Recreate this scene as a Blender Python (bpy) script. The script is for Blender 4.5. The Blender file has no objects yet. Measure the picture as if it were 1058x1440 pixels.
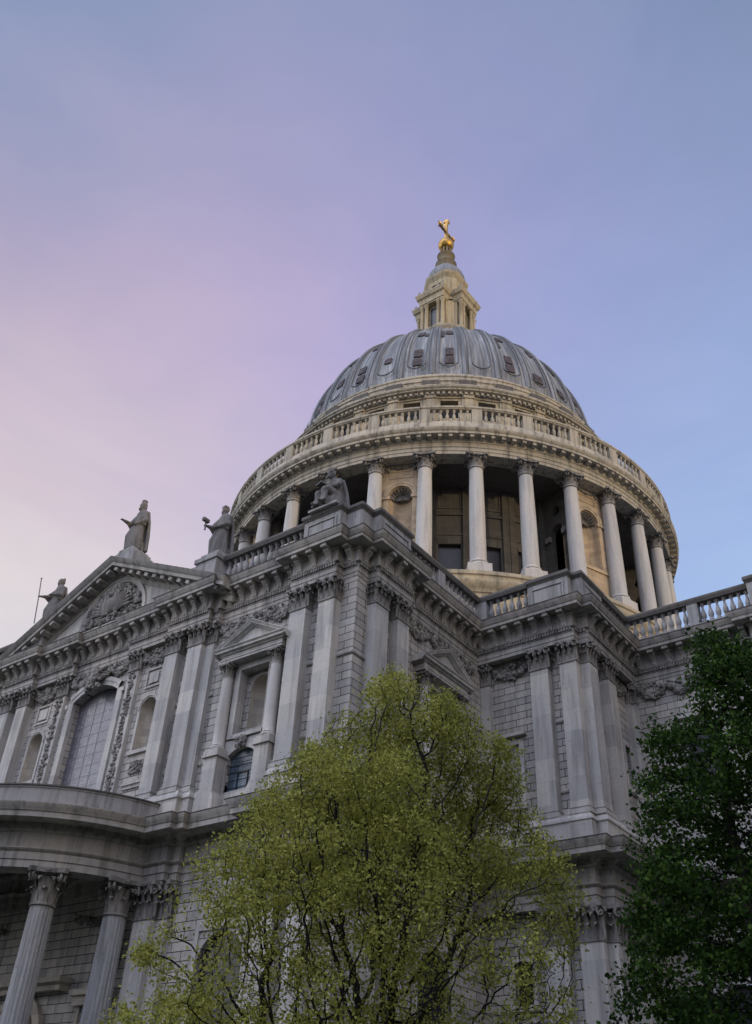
import bpy, bmesh, math, random
import numpy as np
from mathutils import Vector, Matrix, noise
from mathutils.geometry import tessellate_polygon
rnd = random.Random(7)
S = bpy.context.scene
COL = S.collection
R = math.radians

# ------------------------------------------------------------------ camera
cam_d = bpy.data.cameras.new('camera'); cam = bpy.data.objects.new('camera', cam_d); COL.objects.link(cam)
cam_d.lens = 1311.1 / 1440 * 36; cam_d.sensor_width = 36; cam_d.clip_start = .1; cam_d.clip_end = 5000
CX, CY, CZ = 43.0, -66.832, 1.7
_y, _p, _r = R(38.10), R(36.521), R(3.207)
fw = Vector((-math.sin(_y)*math.cos(_p), math.cos(_y)*math.cos(_p), math.sin(_p)))
ri = Vector((math.cos(_y), math.sin(_y), 0)); up = ri.cross(fw)
r2 = ri*math.cos(_r)+up*math.sin(_r); u2 = up*math.cos(_r)-ri*math.sin(_r)
M = Matrix((r2, u2, -fw)).transposed().to_4x4(); M.translation = (CX, CY, CZ)
cam.matrix_world = M
S.camera = cam

# ------------------------------------------------------------------ sky
W = bpy.data.worlds.new('World'); S.world = W; W.use_nodes = True
nt = W.node_tree; nt.nodes.clear()
SKY_STRENGTH = 1.0
SUN_AZ, SUN_EL = 80.0, 4.6            # degrees east of south, degrees above the horizon
sun_dir = Vector((math.sin(R(SUN_AZ))*math.cos(R(SUN_EL)), -math.cos(R(SUN_AZ))*math.cos(R(SUN_EL)), math.sin(R(SUN_EL))))
def srgb(c):
    return [((v/255)/12.92 if v/255 <= .04045 else ((v/255+.055)/1.055)**2.4) for v in c]
ctl = [((-0.533, 0.193, 0.824), (147, 155, 192)),
       ((-0.359, 0.329, 0.874), (146, 153, 194)),
       ((-0.164, 0.448, 0.879), (134, 147, 189)),
       ((-0.487, 0.368, 0.792), (177, 166, 203)),
       ((-0.638, 0.338, 0.692), (191, 175, 201)),
       ((-0.443, 0.445, 0.778), (171, 163, 205)),
       ((-0.363, 0.443, 0.820), (158, 158, 202)),
       ((-0.231, 0.565, 0.792), (149, 157, 206)),
       ((-0.097, 0.602, 0.793), (138, 154, 200)),
       ((-0.172, 0.695, 0.698), (148, 170, 216)),
       ((-0.540, 0.482, 0.690), (184, 173, 210)),
       ((-0.712, 0.366, 0.599), (204, 190, 206)),
       ((-0.614, 0.475, 0.631), (195, 185, 212)),
       ((-0.213, 0.644, 0.735), (152, 163, 212)),
       ((-0.735, 0.399, 0.549), (221, 208, 213)),
       ((-0.637, 0.237, 0.734), (172, 165, 198)),
       ((-0.253, 0.480, 0.840), (148, 154, 202)),
       ((-0.158, 0.786, 0.598), (152, 178, 226)),
       ((-0.011, 0.502, 0.865), (127, 145, 187)),
       ((-0.531, 0.115, 0.839), (137, 151, 189)), ((-.80, .41, .44), (221, 216, 222)),
       ((.88, -.25, .25), (255, 236, 215), 1.6), ((.55, -.65, .5), (218, 222, 244), 1.5), ((.0, -.85, .5), (202, 210, 240), 1.4), ((-.6, -.6, .5), (204, 206, 216), 3.9), ((.1, -.6, .8), (188, 197, 224), 5.8),
       ((.3, .0, .95), (128, 146, 190), 2.0), ((.65, .6, .45), (190, 200, 225), 1.2), ((-.1, .98, .12), (176, 196, 232)), ((-.95, .25, .1), (224, 216, 220)),
       ((0, -1, .05), (215, 214, 228), .6)]
def N(t, **k):
    n = nt.nodes.new(t)
    for a, b in k.items(): setattr(n, a, b)
    return n
L = nt.links.new
tc = N('ShaderNodeTexCoord')
nz = N('ShaderNodeTexNoise'); nz.inputs['Scale'].default_value = 3.0; nz.inputs['Detail'].default_value = 5
mp = N('ShaderNodeMapping'); mp.inputs['Scale'].default_value = (1, 1, 3.2); mp.inputs['Rotation'].default_value = (.25, .3, .4)
L(tc.outputs['Generated'], mp.inputs['Vector']); L(mp.outputs[0], nz.inputs['Vector'])
wv = N('ShaderNodeVectorMath', operation='SUBTRACT'); L(nz.outputs['Color'], wv.inputs[0]); wv.inputs[1].default_value = (.5, .5, .5)
ws = N('ShaderNodeVectorMath', operation='SCALE'); L(wv.outputs[0], ws.inputs[0]); ws.inputs['Scale'].default_value = .17
wa = N('ShaderNodeVectorMath', operation='ADD'); L(tc.outputs['Generated'], wa.inputs[0]); L(ws.outputs[0], wa.inputs[1])
wn = N('ShaderNodeVectorMath', operation='NORMALIZE'); L(wa.outputs[0], wn.inputs[0])
csum = wsum = None
KS = 55.0
_D = np.array([list(Vector(c[0]).normalized()) for c in ctl]); _T = np.array([np.array(srgb(c[1]))*(c[2] if len(c) > 2 else 1) for c in ctl])
_A = np.exp(KS*(_D @ _D.T-1)); _A /= _A.sum(1)[:, None]
_C = np.linalg.solve(_A.T @ _A+.02*np.eye(len(_A)), _A.T @ _T+.02*_T)          # control colours such that the blended sky passes through the given ones
for d, c in zip(_D, _C):
    dv = Vector(d)
    dot = N('ShaderNodeVectorMath', operation='DOT_PRODUCT'); L(wn.outputs[0], dot.inputs[0]); dot.inputs[1].default_value = dv
    ma = N('ShaderNodeMath', operation='MULTIPLY_ADD'); L(dot.outputs['Value'], ma.inputs[0]); ma.inputs[1].default_value = KS; ma.inputs[2].default_value = -KS
    ex = N('ShaderNodeMath', operation='EXPONENT'); L(ma.outputs[0], ex.inputs[0])
    sc = N('ShaderNodeVectorMath', operation='SCALE'); sc.inputs[0].default_value = [float(v) for v in c]; L(ex.outputs[0], sc.inputs['Scale'])
    if csum is None: csum, wsum = sc.outputs[0], ex.outputs[0]
    else:
        a = N('ShaderNodeVectorMath', operation='ADD'); L(csum, a.inputs[0]); L(sc.outputs[0], a.inputs[1]); csum = a.outputs[0]
        b = N('ShaderNodeMath', operation='ADD'); L(wsum, b.inputs[0]); L(ex.outputs[0], b.inputs[1]); wsum = b.outputs[0]
inv = N('ShaderNodeMath', operation='DIVIDE'); inv.inputs[0].default_value = 1; L(wsum, inv.inputs[1])
nrm = N('ShaderNodeVectorMath', operation='SCALE'); L(csum, nrm.inputs[0]); L(inv.outputs[0], nrm.inputs['Scale'])
mp2 = N('ShaderNodeMapping'); mp2.inputs['Scale'].default_value = (2.2, 2.2, 6.0); mp2.inputs['Rotation'].default_value = (.5, -.2, .7)
L(tc.outputs['Generated'], mp2.inputs['Vector'])
nz2 = N('ShaderNodeTexNoise'); nz2.inputs['Scale'].default_value = 1.6; nz2.inputs['Detail'].default_value = 7; nz2.inputs['Roughness'].default_value = .62; nz2.inputs['Distortion'].default_value = .6
L(mp2.outputs[0], nz2.inputs['Vector'])
cr = N('ShaderNodeValToRGB'); L(nz2.outputs['Fac'], cr.inputs[0]); cr.color_ramp.elements[0].position = .40; cr.color_ramp.elements[0].color = (.965, .97, .985, 1)
cr.color_ramp.elements[1].position = .70; cr.color_ramp.elements[1].color = (1.075, 1.045, 1.02, 1)
wm = N('ShaderNodeVectorMath', operation='MULTIPLY'); L(nrm.outputs[0], wm.inputs[0]); L(cr.outputs[0], wm.inputs[1])
hs = N('ShaderNodeHueSaturation'); hs.inputs['Saturation'].default_value = .92; L(wm.outputs[0], hs.inputs['Color'])
sky = N('ShaderNodeTexSky', sky_type='NISHITA'); sky.sun_disc = False
sky.sun_elevation = R(SUN_EL); sky.sun_rotation = math.atan2(sun_dir.x, sun_dir.y)
bg1 = N('ShaderNodeBackground'); L(hs.outputs[0], bg1.inputs['Color']); bg1.inputs['Strength'].default_value = SKY_STRENGTH
bg2 = N('ShaderNodeBackground'); L(sky.outputs[0], bg2.inputs['Color']); bg2.inputs['Strength'].default_value = .004
ad = N('ShaderNodeAddShader'); L(bg1.outputs[0], ad.inputs[0]); L(bg2.outputs[0], ad.inputs[1])
wo = N('ShaderNodeOutputWorld'); L(ad.outputs[0], wo.inputs['Surface'])

# ------------------------------------------------------------------ sun
sl = bpy.data.lights.new('sun', 'SUN'); so = bpy.data.objects.new('sun', sl); COL.objects.link(so)
sl.energy = 1.0; sl.angle = R(1.0); sl.color = (1.0, .74, .40)
so.location = (200, -60, 80); so.rotation_euler = sun_dir.to_track_quat('Z', 'Y').to_euler()
S.view_settings.view_transform = 'Standard'; S.view_settings.look = 'None'; S.view_settings.exposure = 0.0; S.view_settings.gamma = 1

# ------------------------------------------------------------------ materials
def mat(name):
    m = bpy.data.materials.new(name); m.use_nodes = True
    t = m.node_tree; b = t.nodes['Principled BSDF']
    return m, t, b
def tn(t, typ, **k):
    n = t.nodes.new(typ)
    for a, b in k.items():
        if a in n.inputs: n.inputs[a].default_value = b
        else: setattr(n, a, b)
    return n
def ramp(t, fac, stops):
    n = t.nodes.new('ShaderNodeValToRGB'); e = n.color_ramp.elements
    while len(e) < len(stops): e.new(.5)
    for i, (p, c) in enumerate(stops):
        e[i].position = p; e[i].color = (*c, 1) if len(c) == 3 else c
    t.links.new(fac, n.inputs[0]); return n.outputs['Color']
def mix(t, fac, a, b, mode='MIX'):
    n = t.nodes.new('ShaderNodeMix'); n.data_type = 'RGBA'; n.blend_type = mode
    for s, v in ((0, fac), (6, a), (7, b)):
        if isinstance(v, (int, float)): n.inputs[s].default_value = v
        elif isinstance(v, (tuple, list)): n.inputs[s].default_value = (*v, 1)
        else: t.links.new(v, n.inputs[s])
    return n.outputs[2]
def coords(t, scale=(1, 1, 1)):
    g = t.nodes.new('ShaderNodeNewGeometry'); m = t.nodes.new('ShaderNodeMapping'); m.inputs['Scale'].default_value = scale
    t.links.new(g.outputs['Position'], m.inputs['Vector']); return m.outputs[0]
def stone(name, base, var=.16, soot=.25, joints=None, sootcol=(.05, .048, .045), bump=.25, warm=(1.08, .98, .86)):
    """weathered limestone: broad tone, block tone, streaks and dirt; joints=(block length, course height, darkness)"""
    m, t, b = mat(name); ln = t.links.new
    n1 = tn(t, 'ShaderNodeTexNoise', Scale=.35, Detail=6, Roughness=.6); ln(coords(t), n1.inputs['Vector'])
    n2 = tn(t, 'ShaderNodeTexNoise', Scale=3.5, Detail=8, Roughness=.65); ln(coords(t), n2.inputs['Vector'])
    n3 = tn(t, 'ShaderNodeTexNoise', Scale=1.0, Detail=5, Roughness=.6); ln(coords(t, (2.6, 2.6, .22)), n3.inputs['Vector'])
    n4 = tn(t, 'ShaderNodeTexNoise', Scale=28, Detail=4); ln(coords(t), n4.inputs['Vector'])
    c = mix(t, ramp(t, n1.outputs['Fac'], [(.3, (0, 0, 0)), (.7, (1, 1, 1))]), [v*(1-var) for v in base], [min(1, v*w) for v, w in zip(base, warm)])
    c = mix(t, ramp(t, n2.outputs['Fac'], [(.35, (0, 0, 0)), (.75, (1, 1, 1))]), c, [v*(1+var) for v in base], 'MIX') if False else mix(t, .35, c, ramp(t, n2.outputs['Fac'], [(.3, [v*(1-1.6*var) for v in base]), (.7, [min(1, v*(1+.8*var)) for v in base])]))
    c = mix(t, ramp(t, n3.outputs['Fac'], [(.47, (0, 0, 0)), (.70, (soot, soot, soot))]), c, sootcol)
    sp = ramp(t, n2.outputs['Fac'], [(.58, (0, 0, 0)), (.72, (soot*.8,)*3)])
    c = mix(t, sp, c, sootcol)
    bh = n4.outputs['Fac']
    if joints:
        bl, ch, dk = joints
        g = t.nodes.new('ShaderNodeNewGeometry'); sx = t.nodes.new('ShaderNodeSeparateXYZ'); ln(g.outputs['Position'], sx.inputs[0])
        ad_ = tn(t, 'ShaderNodeMath', operation='ADD'); ln(sx.outputs['X'], ad_.inputs[0]); ln(sx.outputs['Y'], ad_.inputs[1])
        cb = t.nodes.new('ShaderNodeCombineXYZ'); ln(ad_.outputs[0], cb.inputs['X']); ln(sx.outputs['Z'], cb.inputs['Y'])
        br = tn(t, 'ShaderNodeTexBrick', Scale=1.0); br.offset = .5
        br.inputs['Brick Width'].default_value = bl; br.inputs['Row Height'].default_value = ch
        br.inputs['Mortar Size'].default_value = .019 if dk > .5 else .007; br.inputs['Mortar Smooth'].default_value = .2
        br.inputs['Color1'].default_value = (.80, .80, .81, 1); br.inputs['Color2'].default_value = (1.12, 1.10, 1.06, 1); br.inputs['Mortar'].default_value = (1-dk,)*3+(1,)
        ln(cb.outputs[0], br.inputs['Vector'])
        c = mix(t, 1.0, c, br.outputs['Color'], 'MULTIPLY')
        inv_ = tn(t, 'ShaderNodeMath', operation='MULTIPLY_ADD'); ln(br.outputs['Fac'], inv_.inputs[0]); inv_.inputs[1].default_value = -3.0; ln(n4.outputs['Fac'], inv_.inputs[2])
        bh = inv_.outputs[0]
    ln(c, b.inputs['Base Color']); b.inputs['Roughness'].default_value = .85; b.inputs['Specular IOR Level'].default_value = .25
    bp_ = tn(t, 'ShaderNodeBump', Strength=bump, Distance=.03); ln(bh, bp_.inputs['Height']); ln(bp_.outputs[0], b.inputs['Normal'])
    return m
STONE = (.455, .458, .46)
MS = stone('portland_stone', STONE, soot=.42, joints=(1.55, 1.18, .22))
MW = stone('rusticated_stone', (.415, .41, .405), soot=.38, joints=(1.3, .40, .92), bump=.5)
MT = stone('weathered_trim', (.37, .365, .36), soot=.6, var=.24, joints=(1.7, 60, .3))
MC = stone('carved_stone', (.25, .245, .24), soot=.8, var=.3, bump=.5)
MK = stone('dark_stone', (.12, .115, .112), soot=.6, var=.3)  # near-black stone for ceilings, copings, rails and flashings
MP = stone('parapet_stone', (.315, .32, .33), soot=.6, var=.25)
MN = stone('niche_stone', (.42, .395, .355), soot=.25, var=.2, joints=(.9, .4, .3))
MI = stone('inner_drum_stone', (.10, .098, .094), soot=.5, var=.25, joints=(1.4, .55, .35))  # much darker tone for the inner drum and the pier sides
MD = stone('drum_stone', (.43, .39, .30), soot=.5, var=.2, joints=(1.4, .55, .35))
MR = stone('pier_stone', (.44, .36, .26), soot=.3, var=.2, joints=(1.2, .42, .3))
MO = stone('column_stone', (.47, .47, .465), soot=.32, var=.14)
MG = stone('statue_stone', (.165, .165, .17), soot=.7, var=.3, bump=.4)
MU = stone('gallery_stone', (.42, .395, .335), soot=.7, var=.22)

def lead_mat():
    m, t, b = mat('lead_sheet'); ln = t.links.new
    g = t.nodes.new('ShaderNodeNewGeometry'); sx = t.nodes.new('ShaderNodeSeparateXYZ'); ln(g.outputs['Position'], sx.inputs[0])
    at = tn(t, 'ShaderNodeMath', operation='ARCTAN2'); ln(sx.outputs['Y'], at.inputs[0]); ln(sx.outputs['X'], at.inputs[1])
    cb = t.nodes.new('ShaderNodeCombineXYZ'); ln(at.outputs[0], cb.inputs['X']); ln(sx.outputs['Z'], cb.inputs['Y'])
    def st(sxx, syy, det=6):
        mp_ = t.nodes.new('ShaderNodeMapping'); mp_.inputs['Scale'].default_value = (sxx, syy, 1); ln(cb.outputs[0], mp_.inputs['Vector'])
        n = tn(t, 'ShaderNodeTexNoise', Scale=1.0, Detail=det, Roughness=.65); ln(mp_.outputs[0], n.inputs['Vector']); return n.outputs['Fac']
    c = ramp(t, st(55, .16), [(.32, (.028, .030, .034)), (.44, (.088, .092, .10)), (.55, (.23, .237, .245)), (.68, (.62, .62, .61))])
    c2 = ramp(t, st(14, .10), [(.35, (.09, .096, .108)), (.7, (.25, .255, .26))])
    c = mix(t, .5, c, c2)
    dk = ramp(t, st(90, .22, 4), [(.62, (0, 0, 0)), (.74, (.75, .75, .75))])
    c = mix(t, dk, c, (.06, .055, .06))
    ln(c, b.inputs['Base Color']); b.inputs['Roughness'].default_value = .62; b.inputs['Metallic'].default_value = .15
    n4 = tn(t, 'ShaderNodeTexNoise', Scale=5, Detail=5); ln(coords(t), n4.inputs['Vector'])
    bp_ = tn(t, 'ShaderNodeBump', Strength=.3, Distance=.1); ln(n4.outputs['Fac'], bp_.inputs['Height']); ln(bp_.outputs[0], b.inputs['Normal'])
    return m
ML = lead_mat()
def simple(name, col, rough=.6, metal=0, var=.15, sc=2.0, spec=.3):
    m, t, b = mat(name)
    n = tn(t, 'ShaderNodeTexNoise', Scale=sc, Detail=6, Roughness=.6); t.links.new(coords(t), n.inputs['Vector'])
    t.links.new(ramp(t, n.outputs['Fac'], [(.3, [v*(1-var) for v in col]), (.7, [min(1, v*(1+var)) for v in col])]), b.inputs['Base Color'])
    b.inputs['Roughness'].default_value = rough; b.inputs['Metallic'].default_value = metal; b.inputs['Specular IOR Level'].default_value = spec
    return m
MGOLD = simple('gilding', (.40, .24, .065), .40, .9, .5, 4)
MLD = simple('dark_lead', (.10, .103, .11), .7)
MVENT = simple('red_oxide_louvre', (.062, .05, .054), .8, 0, .6, 2.5)
MIRON = simple('iron', (.02, .022, .025), .5, .4)
MDARK = simple('dark_interior', (.018, .018, .022), .7)
MROOF = simple('roof_lead', (.17, .18, .20), .6, .1)
MGRASS = simple('ground_grass', (.035, .05, .02), .95, 0, .4, 1.5)
MPAVE = simple('pavement_stone', (.16, .155, .15), .9, 0, .2, 1.2)
MBLD = simple('city_stone', (.30, .28, .25), .85, 0, .2, .6)
MBARK = simple('bark', (.022, .020, .018), .95, 0, .5, 9)
def glass_mat(name, tint, pane=(.32, .17), ltint=(.02, .022, .028)):
    m, t, b = mat(name); ln = t.links.new
    g = t.nodes.new('ShaderNodeNewGeometry'); sx = t.nodes.new('ShaderNodeSeparateXYZ'); ln(g.outputs['Position'], sx.inputs[0])
    ad_ = tn(t, 'ShaderNodeMath', operation='ADD'); ln(sx.outputs['X'], ad_.inputs[0]); ln(sx.outputs['Y'], ad_.inputs[1])
    cb = t.nodes.new('ShaderNodeCombineXYZ'); ln(ad_.outputs[0], cb.inputs['X']); ln(sx.outputs['Z'], cb.inputs['Y'])
    br = tn(t, 'ShaderNodeTexBrick', Scale=1.0); br.offset = 0
    br.inputs['Brick Width'].default_value = pane[0]; br.inputs['Row Height'].default_value = pane[1]; br.inputs['Mortar Size'].default_value = .014; br.inputs['Bias'].default_value = 0
    br.inputs['Color1'].default_value = (*[v*.72 for v in tint], 1); br.inputs['Color2'].default_value = (*[v*1.28 for v in tint], 1); br.inputs['Mortar'].default_value = (*ltint, 1)
    ln(cb.outputs[0], br.inputs['Vector']); ln(br.outputs['Color'], b.inputs['Base Color'])
    b.inputs['Roughness'].default_value = .3; b.inputs['Specular IOR Level'].default_value = .45
    n4 = tn(t, 'ShaderNodeTexNoise', Scale=7, Detail=3); ln(coords(t), n4.inputs['Vector'])
    bp_ = tn(t, 'ShaderNodeBump', Strength=.12, Distance=.05); ln(n4.outputs['Fac'], bp_.inputs['Height']); ln(bp_.outputs[0], b.inputs['Normal'])
    return m
MGL = glass_mat('leaded_glass', (.135, .13, .155), (.30, .16), (.055, .055, .06))
MGL2 = glass_mat('blue_leaded_glass', (.075, .105, .14), (.26, .26))
MGL3 = glass_mat('dark_glass', (.012, .014, .022), (.3, .45), (.008, .008, .01))
def leaf_mat(name, c1, c2, c3, trans=.35):
    m, t, b = mat(name); ln = t.links.new
    g = t.nodes.new('ShaderNodeNewGeometry')
    n = tn(t, 'ShaderNodeTexNoise', Scale=.9, Detail=3); ln(coords(t), n.inputs['Vector'])
    c = ramp(t, g.outputs['Random Per Island'], [(0, c1), (.55, c2), (1, c3)])
    c = mix(t, ramp(t, n.outputs['Fac'], [(.35, (0, 0, 0)), (.65, (.45, .45, .45))]), c, c1)
    ln(c, b.inputs['Base Color']); b.inputs['Roughness'].default_value = .6; b.inputs['Specular IOR Level'].default_value = .06
    tr = t.nodes.new('ShaderNodeBsdfTranslucent'); ln(c, tr.inputs['Color'])
    ms = t.nodes.new('ShaderNodeMixShader'); ms.inputs[0].default_value = trans
    ln(b.outputs[0], ms.inputs[1]); ln(tr.outputs[0], ms.inputs[2])
    ln(ms.outputs[0], t.nodes['Material Output'].inputs['Surface'])
    return m
MLEAF1 = leaf_mat('spring_leaf', (.18, .19, .040), (.39, .395, .085), (.62, .60, .17), .46)
MLEAF2 = leaf_mat('dark_leaf', (.013, .031, .008), (.034, .074, .014), (.085, .15, .026), .34)

# ------------------------------------------------------------------ mesh builder
class MB:
    def __init__(s): s.v = []; s.f = []
    def add(s, vs, fs):
        o = len(s.v); s.v += [tuple(p) for p in vs]; s.f += [tuple(i+o for i in f) for f in fs]; return s
    def box(s, x0, x1, y0, y1, z0, z1):
        return s.add([(x0, y0, z0), (x1, y0, z0), (x1, y1, z0), (x0, y1, z0), (x0, y0, z1), (x1, y0, z1), (x1, y1, z1), (x0, y1, z1)],
                     [(3, 2, 1, 0), (4, 5, 6, 7), (0, 1, 5, 4), (1, 2, 6, 5), (2, 3, 7, 6), (3, 0, 4, 7)])
    def merge(s, o, m=None):
        return s.add([m @ Vector(p) for p in o.v] if m is not None else o.v, o.f)
    def lathe(s, prof, n=24, c=(0, 0), a0=0, a1=360, cap=False, mod=None):
        full = abs(a1-a0) >= 359.9; k = n if full else n+1; vs = []; fs = []
        for i in range(k):
            a = R(a0+(a1-a0)*i/n); ca, sa = math.cos(a), math.sin(a)
            for r, z in prof:
                q = r if mod is None else r+mod(a, r, z)
                vs.append((c[0]+q*ca, c[1]+q*sa, z))
        m = len(prof)
        for i in range(n):
            j = (i+1) % k
            for t in range(m-1): fs.append((i*m+t, j*m+t, j*m+t+1, i*m+t+1))
        if cap:
            fs.append(tuple(i*m+m-1 for i in range(k))); fs.append(tuple(i*m for i in reversed(range(k))))
        return s.add(vs, fs)
    def prism(s, poly, y0, y1):
        """poly in (x, z), extruded from y0 (front) to y1 (back)"""
        n = len(poly); vs = [(x, y0, z) for x, z in poly]+[(x, y1, z) for x, z in poly]
        return s.add(vs, [tuple(range(n)), tuple(reversed(range(n, 2*n)))]+[(i+n, (i+1) % n+n, (i+1) % n, i) for i in range(n)])
    def sideprism(s, poly, x0, x1):
        """poly in (out, z): out = distance in front (towards -y), extruded along x"""
        n = len(poly); vs = [(x0, -o, z) for o, z in poly]+[(x1, -o, z) for o, z in poly]
        return s.add(vs, [tuple(reversed(range(n))), tuple(range(n, 2*n))]+[(i, (i+1) % n, (i+1) % n+n, i+n) for i in range(n)])
    def path(s, pts, prof, closed=False, cap=True):
        """mitred moulding along a plan polyline; prof = (outward, z)"""
        n = len(pts); m = len(prof); P = [Vector(p) for p in pts]; vs = []
        for i in range(n):
            def nm(a, b):
                d = (b-a).normalized(); return Vector((d.y, -d.x))
            if closed: n1, n2 = nm(P[i-1], P[i]), nm(P[i], P[(i+1) % n])
            else:
                n1 = nm(P[i-1], P[i]) if i > 0 else nm(P[0], P[1])
                n2 = nm(P[i], P[i+1]) if i < n-1 else n1
                if i == 0: n1 = n2
            mt = (n1+n2)/(1+n1.dot(n2))
            for o, z in prof: vs.append((P[i].x+mt.x*o, P[i].y+mt.y*o, z))
        fs = []
        for i in range(n if closed else n-1):
            j = (i+1) % n
            for t in range(m-1): fs.append((i*m+t, j*m+t, j*m+t+1, i*m+t+1))
        if not closed and cap: fs.append(tuple(range(m))); fs.append(tuple((n-1)*m+t for t in reversed(range(m))))
        return s.add(vs, fs)
    def tube(s, pts, rad, n=8, cap=True, sq=1.0):
        P = [Vector(p) for p in pts]; vs = []; fs = []; u = None
        for i, p in enumerate(P):
            d = (P[min(i+1, len(P)-1)]-P[max(i-1, 0)]).normalized()
            if u is None: u = d.cross(Vector((0, 0, 1)) if abs(d.z) < .9 else Vector((1, 0, 0))).normalized()
            else: u = (u-d*u.dot(d)).normalized()
            w = d.cross(u); r = rad[i] if isinstance(rad, (list, tuple)) else rad
            for k in range(n):
                a = 2*math.pi*k/n; vs.append(p+u*math.cos(a)*r+w*math.sin(a)*r*sq)
        for i in range(len(P)-1):
            for k in range(n): fs.append((i*n+k, i*n+(k+1) % n, (i+1)*n+(k+1) % n, (i+1)*n+k))
        if cap: fs.append(tuple(reversed(range(n)))); fs.append(tuple((len(P)-1)*n+k for k in range(n)))
        return s.add(vs, fs)
    def ball(s, c, r, n=8, m=6):
        rx, ry, rz = r if isinstance(r, (tuple, list)) else (r, r, r); vs = []; fs = []
        for i in range(m+1):
            t = math.pi*i/m
            for k in range(n):
                a = 2*math.pi*k/n; vs.append((c[0]+rx*math.sin(t)*math.cos(a), c[1]+ry*math.sin(t)*math.sin(a), c[2]-rz*math.cos(t)))
        for i in range(m):
            for k in range(n): fs.append((i*n+k, i*n+(k+1) % n, (i+1)*n+(k+1) % n, (i+1)*n+k))
        return s.add(vs, fs)
    def loft(s, rings, cap=True):
        n = len(rings[0]); vs = [p for r in rings for p in r]; fs = []
        for i in range(len(rings)-1):
            for k in range(n): fs.append((i*n+k, i*n+(k+1) % n, (i+1)*n+(k+1) % n, (i+1)*n+k))
        if cap: fs.append(tuple(reversed(range(n)))); fs.append(tuple((len(rings)-1)*n+k for k in range(n)))
        return s.add(vs, fs)
    def panel(s, outer, holes, y, depth, back=False):
        """flat wall in x-z at y with holes (lists of (x,z)); reveals go back by depth"""
        loops = [[Vector((x, z, 0)) for x, z in lp] for lp in [outer]+holes]
        flat = [p for lp in loops for p in lp]
        tri = tessellate_polygon(loops); fs = []
        for a, b, c in tri:
            nrm_ = (flat[b]-flat[a]).cross(flat[c]-flat[a]).z
            fs.append((a, b, c) if nrm_ > 0 else (a, c, b))
        s.add([(p.x, y, p.y) for p in flat], fs)
        for h in holes:
            n = len(h); ar = sum(h[i][0]*h[(i+1) % n][1]-h[(i+1) % n][0]*h[i][1] for i in range(n))
            hh = h if ar > 0 else h[::-1]
            s.add([(x, y, z) for x, z in hh]+[(x, y+depth, z) for x, z in hh], [(i, (i+1) % n, (i+1) % n+n, i+n) for i in range(n)])
            if back: s.add([(x, y+depth, z) for x, z in hh], [tuple(range(n))])
        return s
def arch(xc, hw, z0, zs, n=12, rise=None):
    """opening outline: rectangle with a round (or flatter) arched head"""
    rise = hw if rise is None else rise
    if rise >= hw-1e-6: top = [(xc+hw*math.cos(math.pi*i/n), zs+rise*math.sin(math.pi*i/n)) for i in range(n+1)]
    else:
        rr = (hw*hw+rise*rise)/(2*rise); a = math.asin(hw/rr)
        top = [(xc+rr*math.sin(a-2*a*i/n), zs+rise-rr+rr*math.cos(a-2*a*i/n)) for i in range(n+1)]
    return [(xc-hw, z0), (xc+hw, z0)]+top
def rect(x0, x1, z0, z1): return [(x0, z0), (x1, z0), (x1, z1), (x0, z1)]
def circ(xc, zc, r, n=20): return [(xc+r*math.cos(2*math.pi*i/n), zc+r*math.sin(2*math.pi*i/n)) for i in range(n)]
def niche_shell(xc, hw, z0, zs, y, n=12):
    """concave half cylinder with quarter-sphere head behind plane y"""
    m = MB(); vs = []; fs = []
    cols = [math.pi*i/n for i in range(n+1)]; rows = [z0, (z0+zs)/2, zs]
    for z in rows: vs += [(xc-hw*math.cos(a), y+hw*math.sin(a), z) for a in cols]
    for j in range(1, 8):
        e = math.pi/2*j/7; vs += [(xc-hw*math.cos(a)*math.cos(e), y+hw*math.sin(a)*math.cos(e), zs+hw*math.sin(e)) for a in cols]
    k = n+1
    for r_ in range(len(vs)//k-1):
        for i in range(n): fs.append((r_*k+i, r_*k+i+1, (r_+1)*k+i+1, (r_+1)*k+i))
    m.add(vs, fs); m.add([(xc-hw*math.cos(a), y+hw*math.sin(a), z0) for a in cols], [tuple(range(k))]); return m
def archivolt(m, xc, hw, zs, w, y0, y1, n=16, rise=None, keyblock=None, a0=0, a1=180):
    """raised arch moulding"""
    prev = None
    for i in range(n+1):
        a = R(a0+(a1-a0)*i/n); p = []
        for rr, yy in ((hw, y0), (hw+w*.45, y0), (hw+w*.5, y0-.04), (hw+w, y0-.04), (hw+w, y1), (hw, y1)):
            p.append((xc+rr*math.cos(a), yy, zs+rr*math.sin(a)*(1 if rise is None else rise/hw)))
        if prev: m.add(prev+p, [(k, (k+1) % 6, (k+1) % 6+6, k+6) for k in range(6)])
        prev = p
    return m

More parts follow.
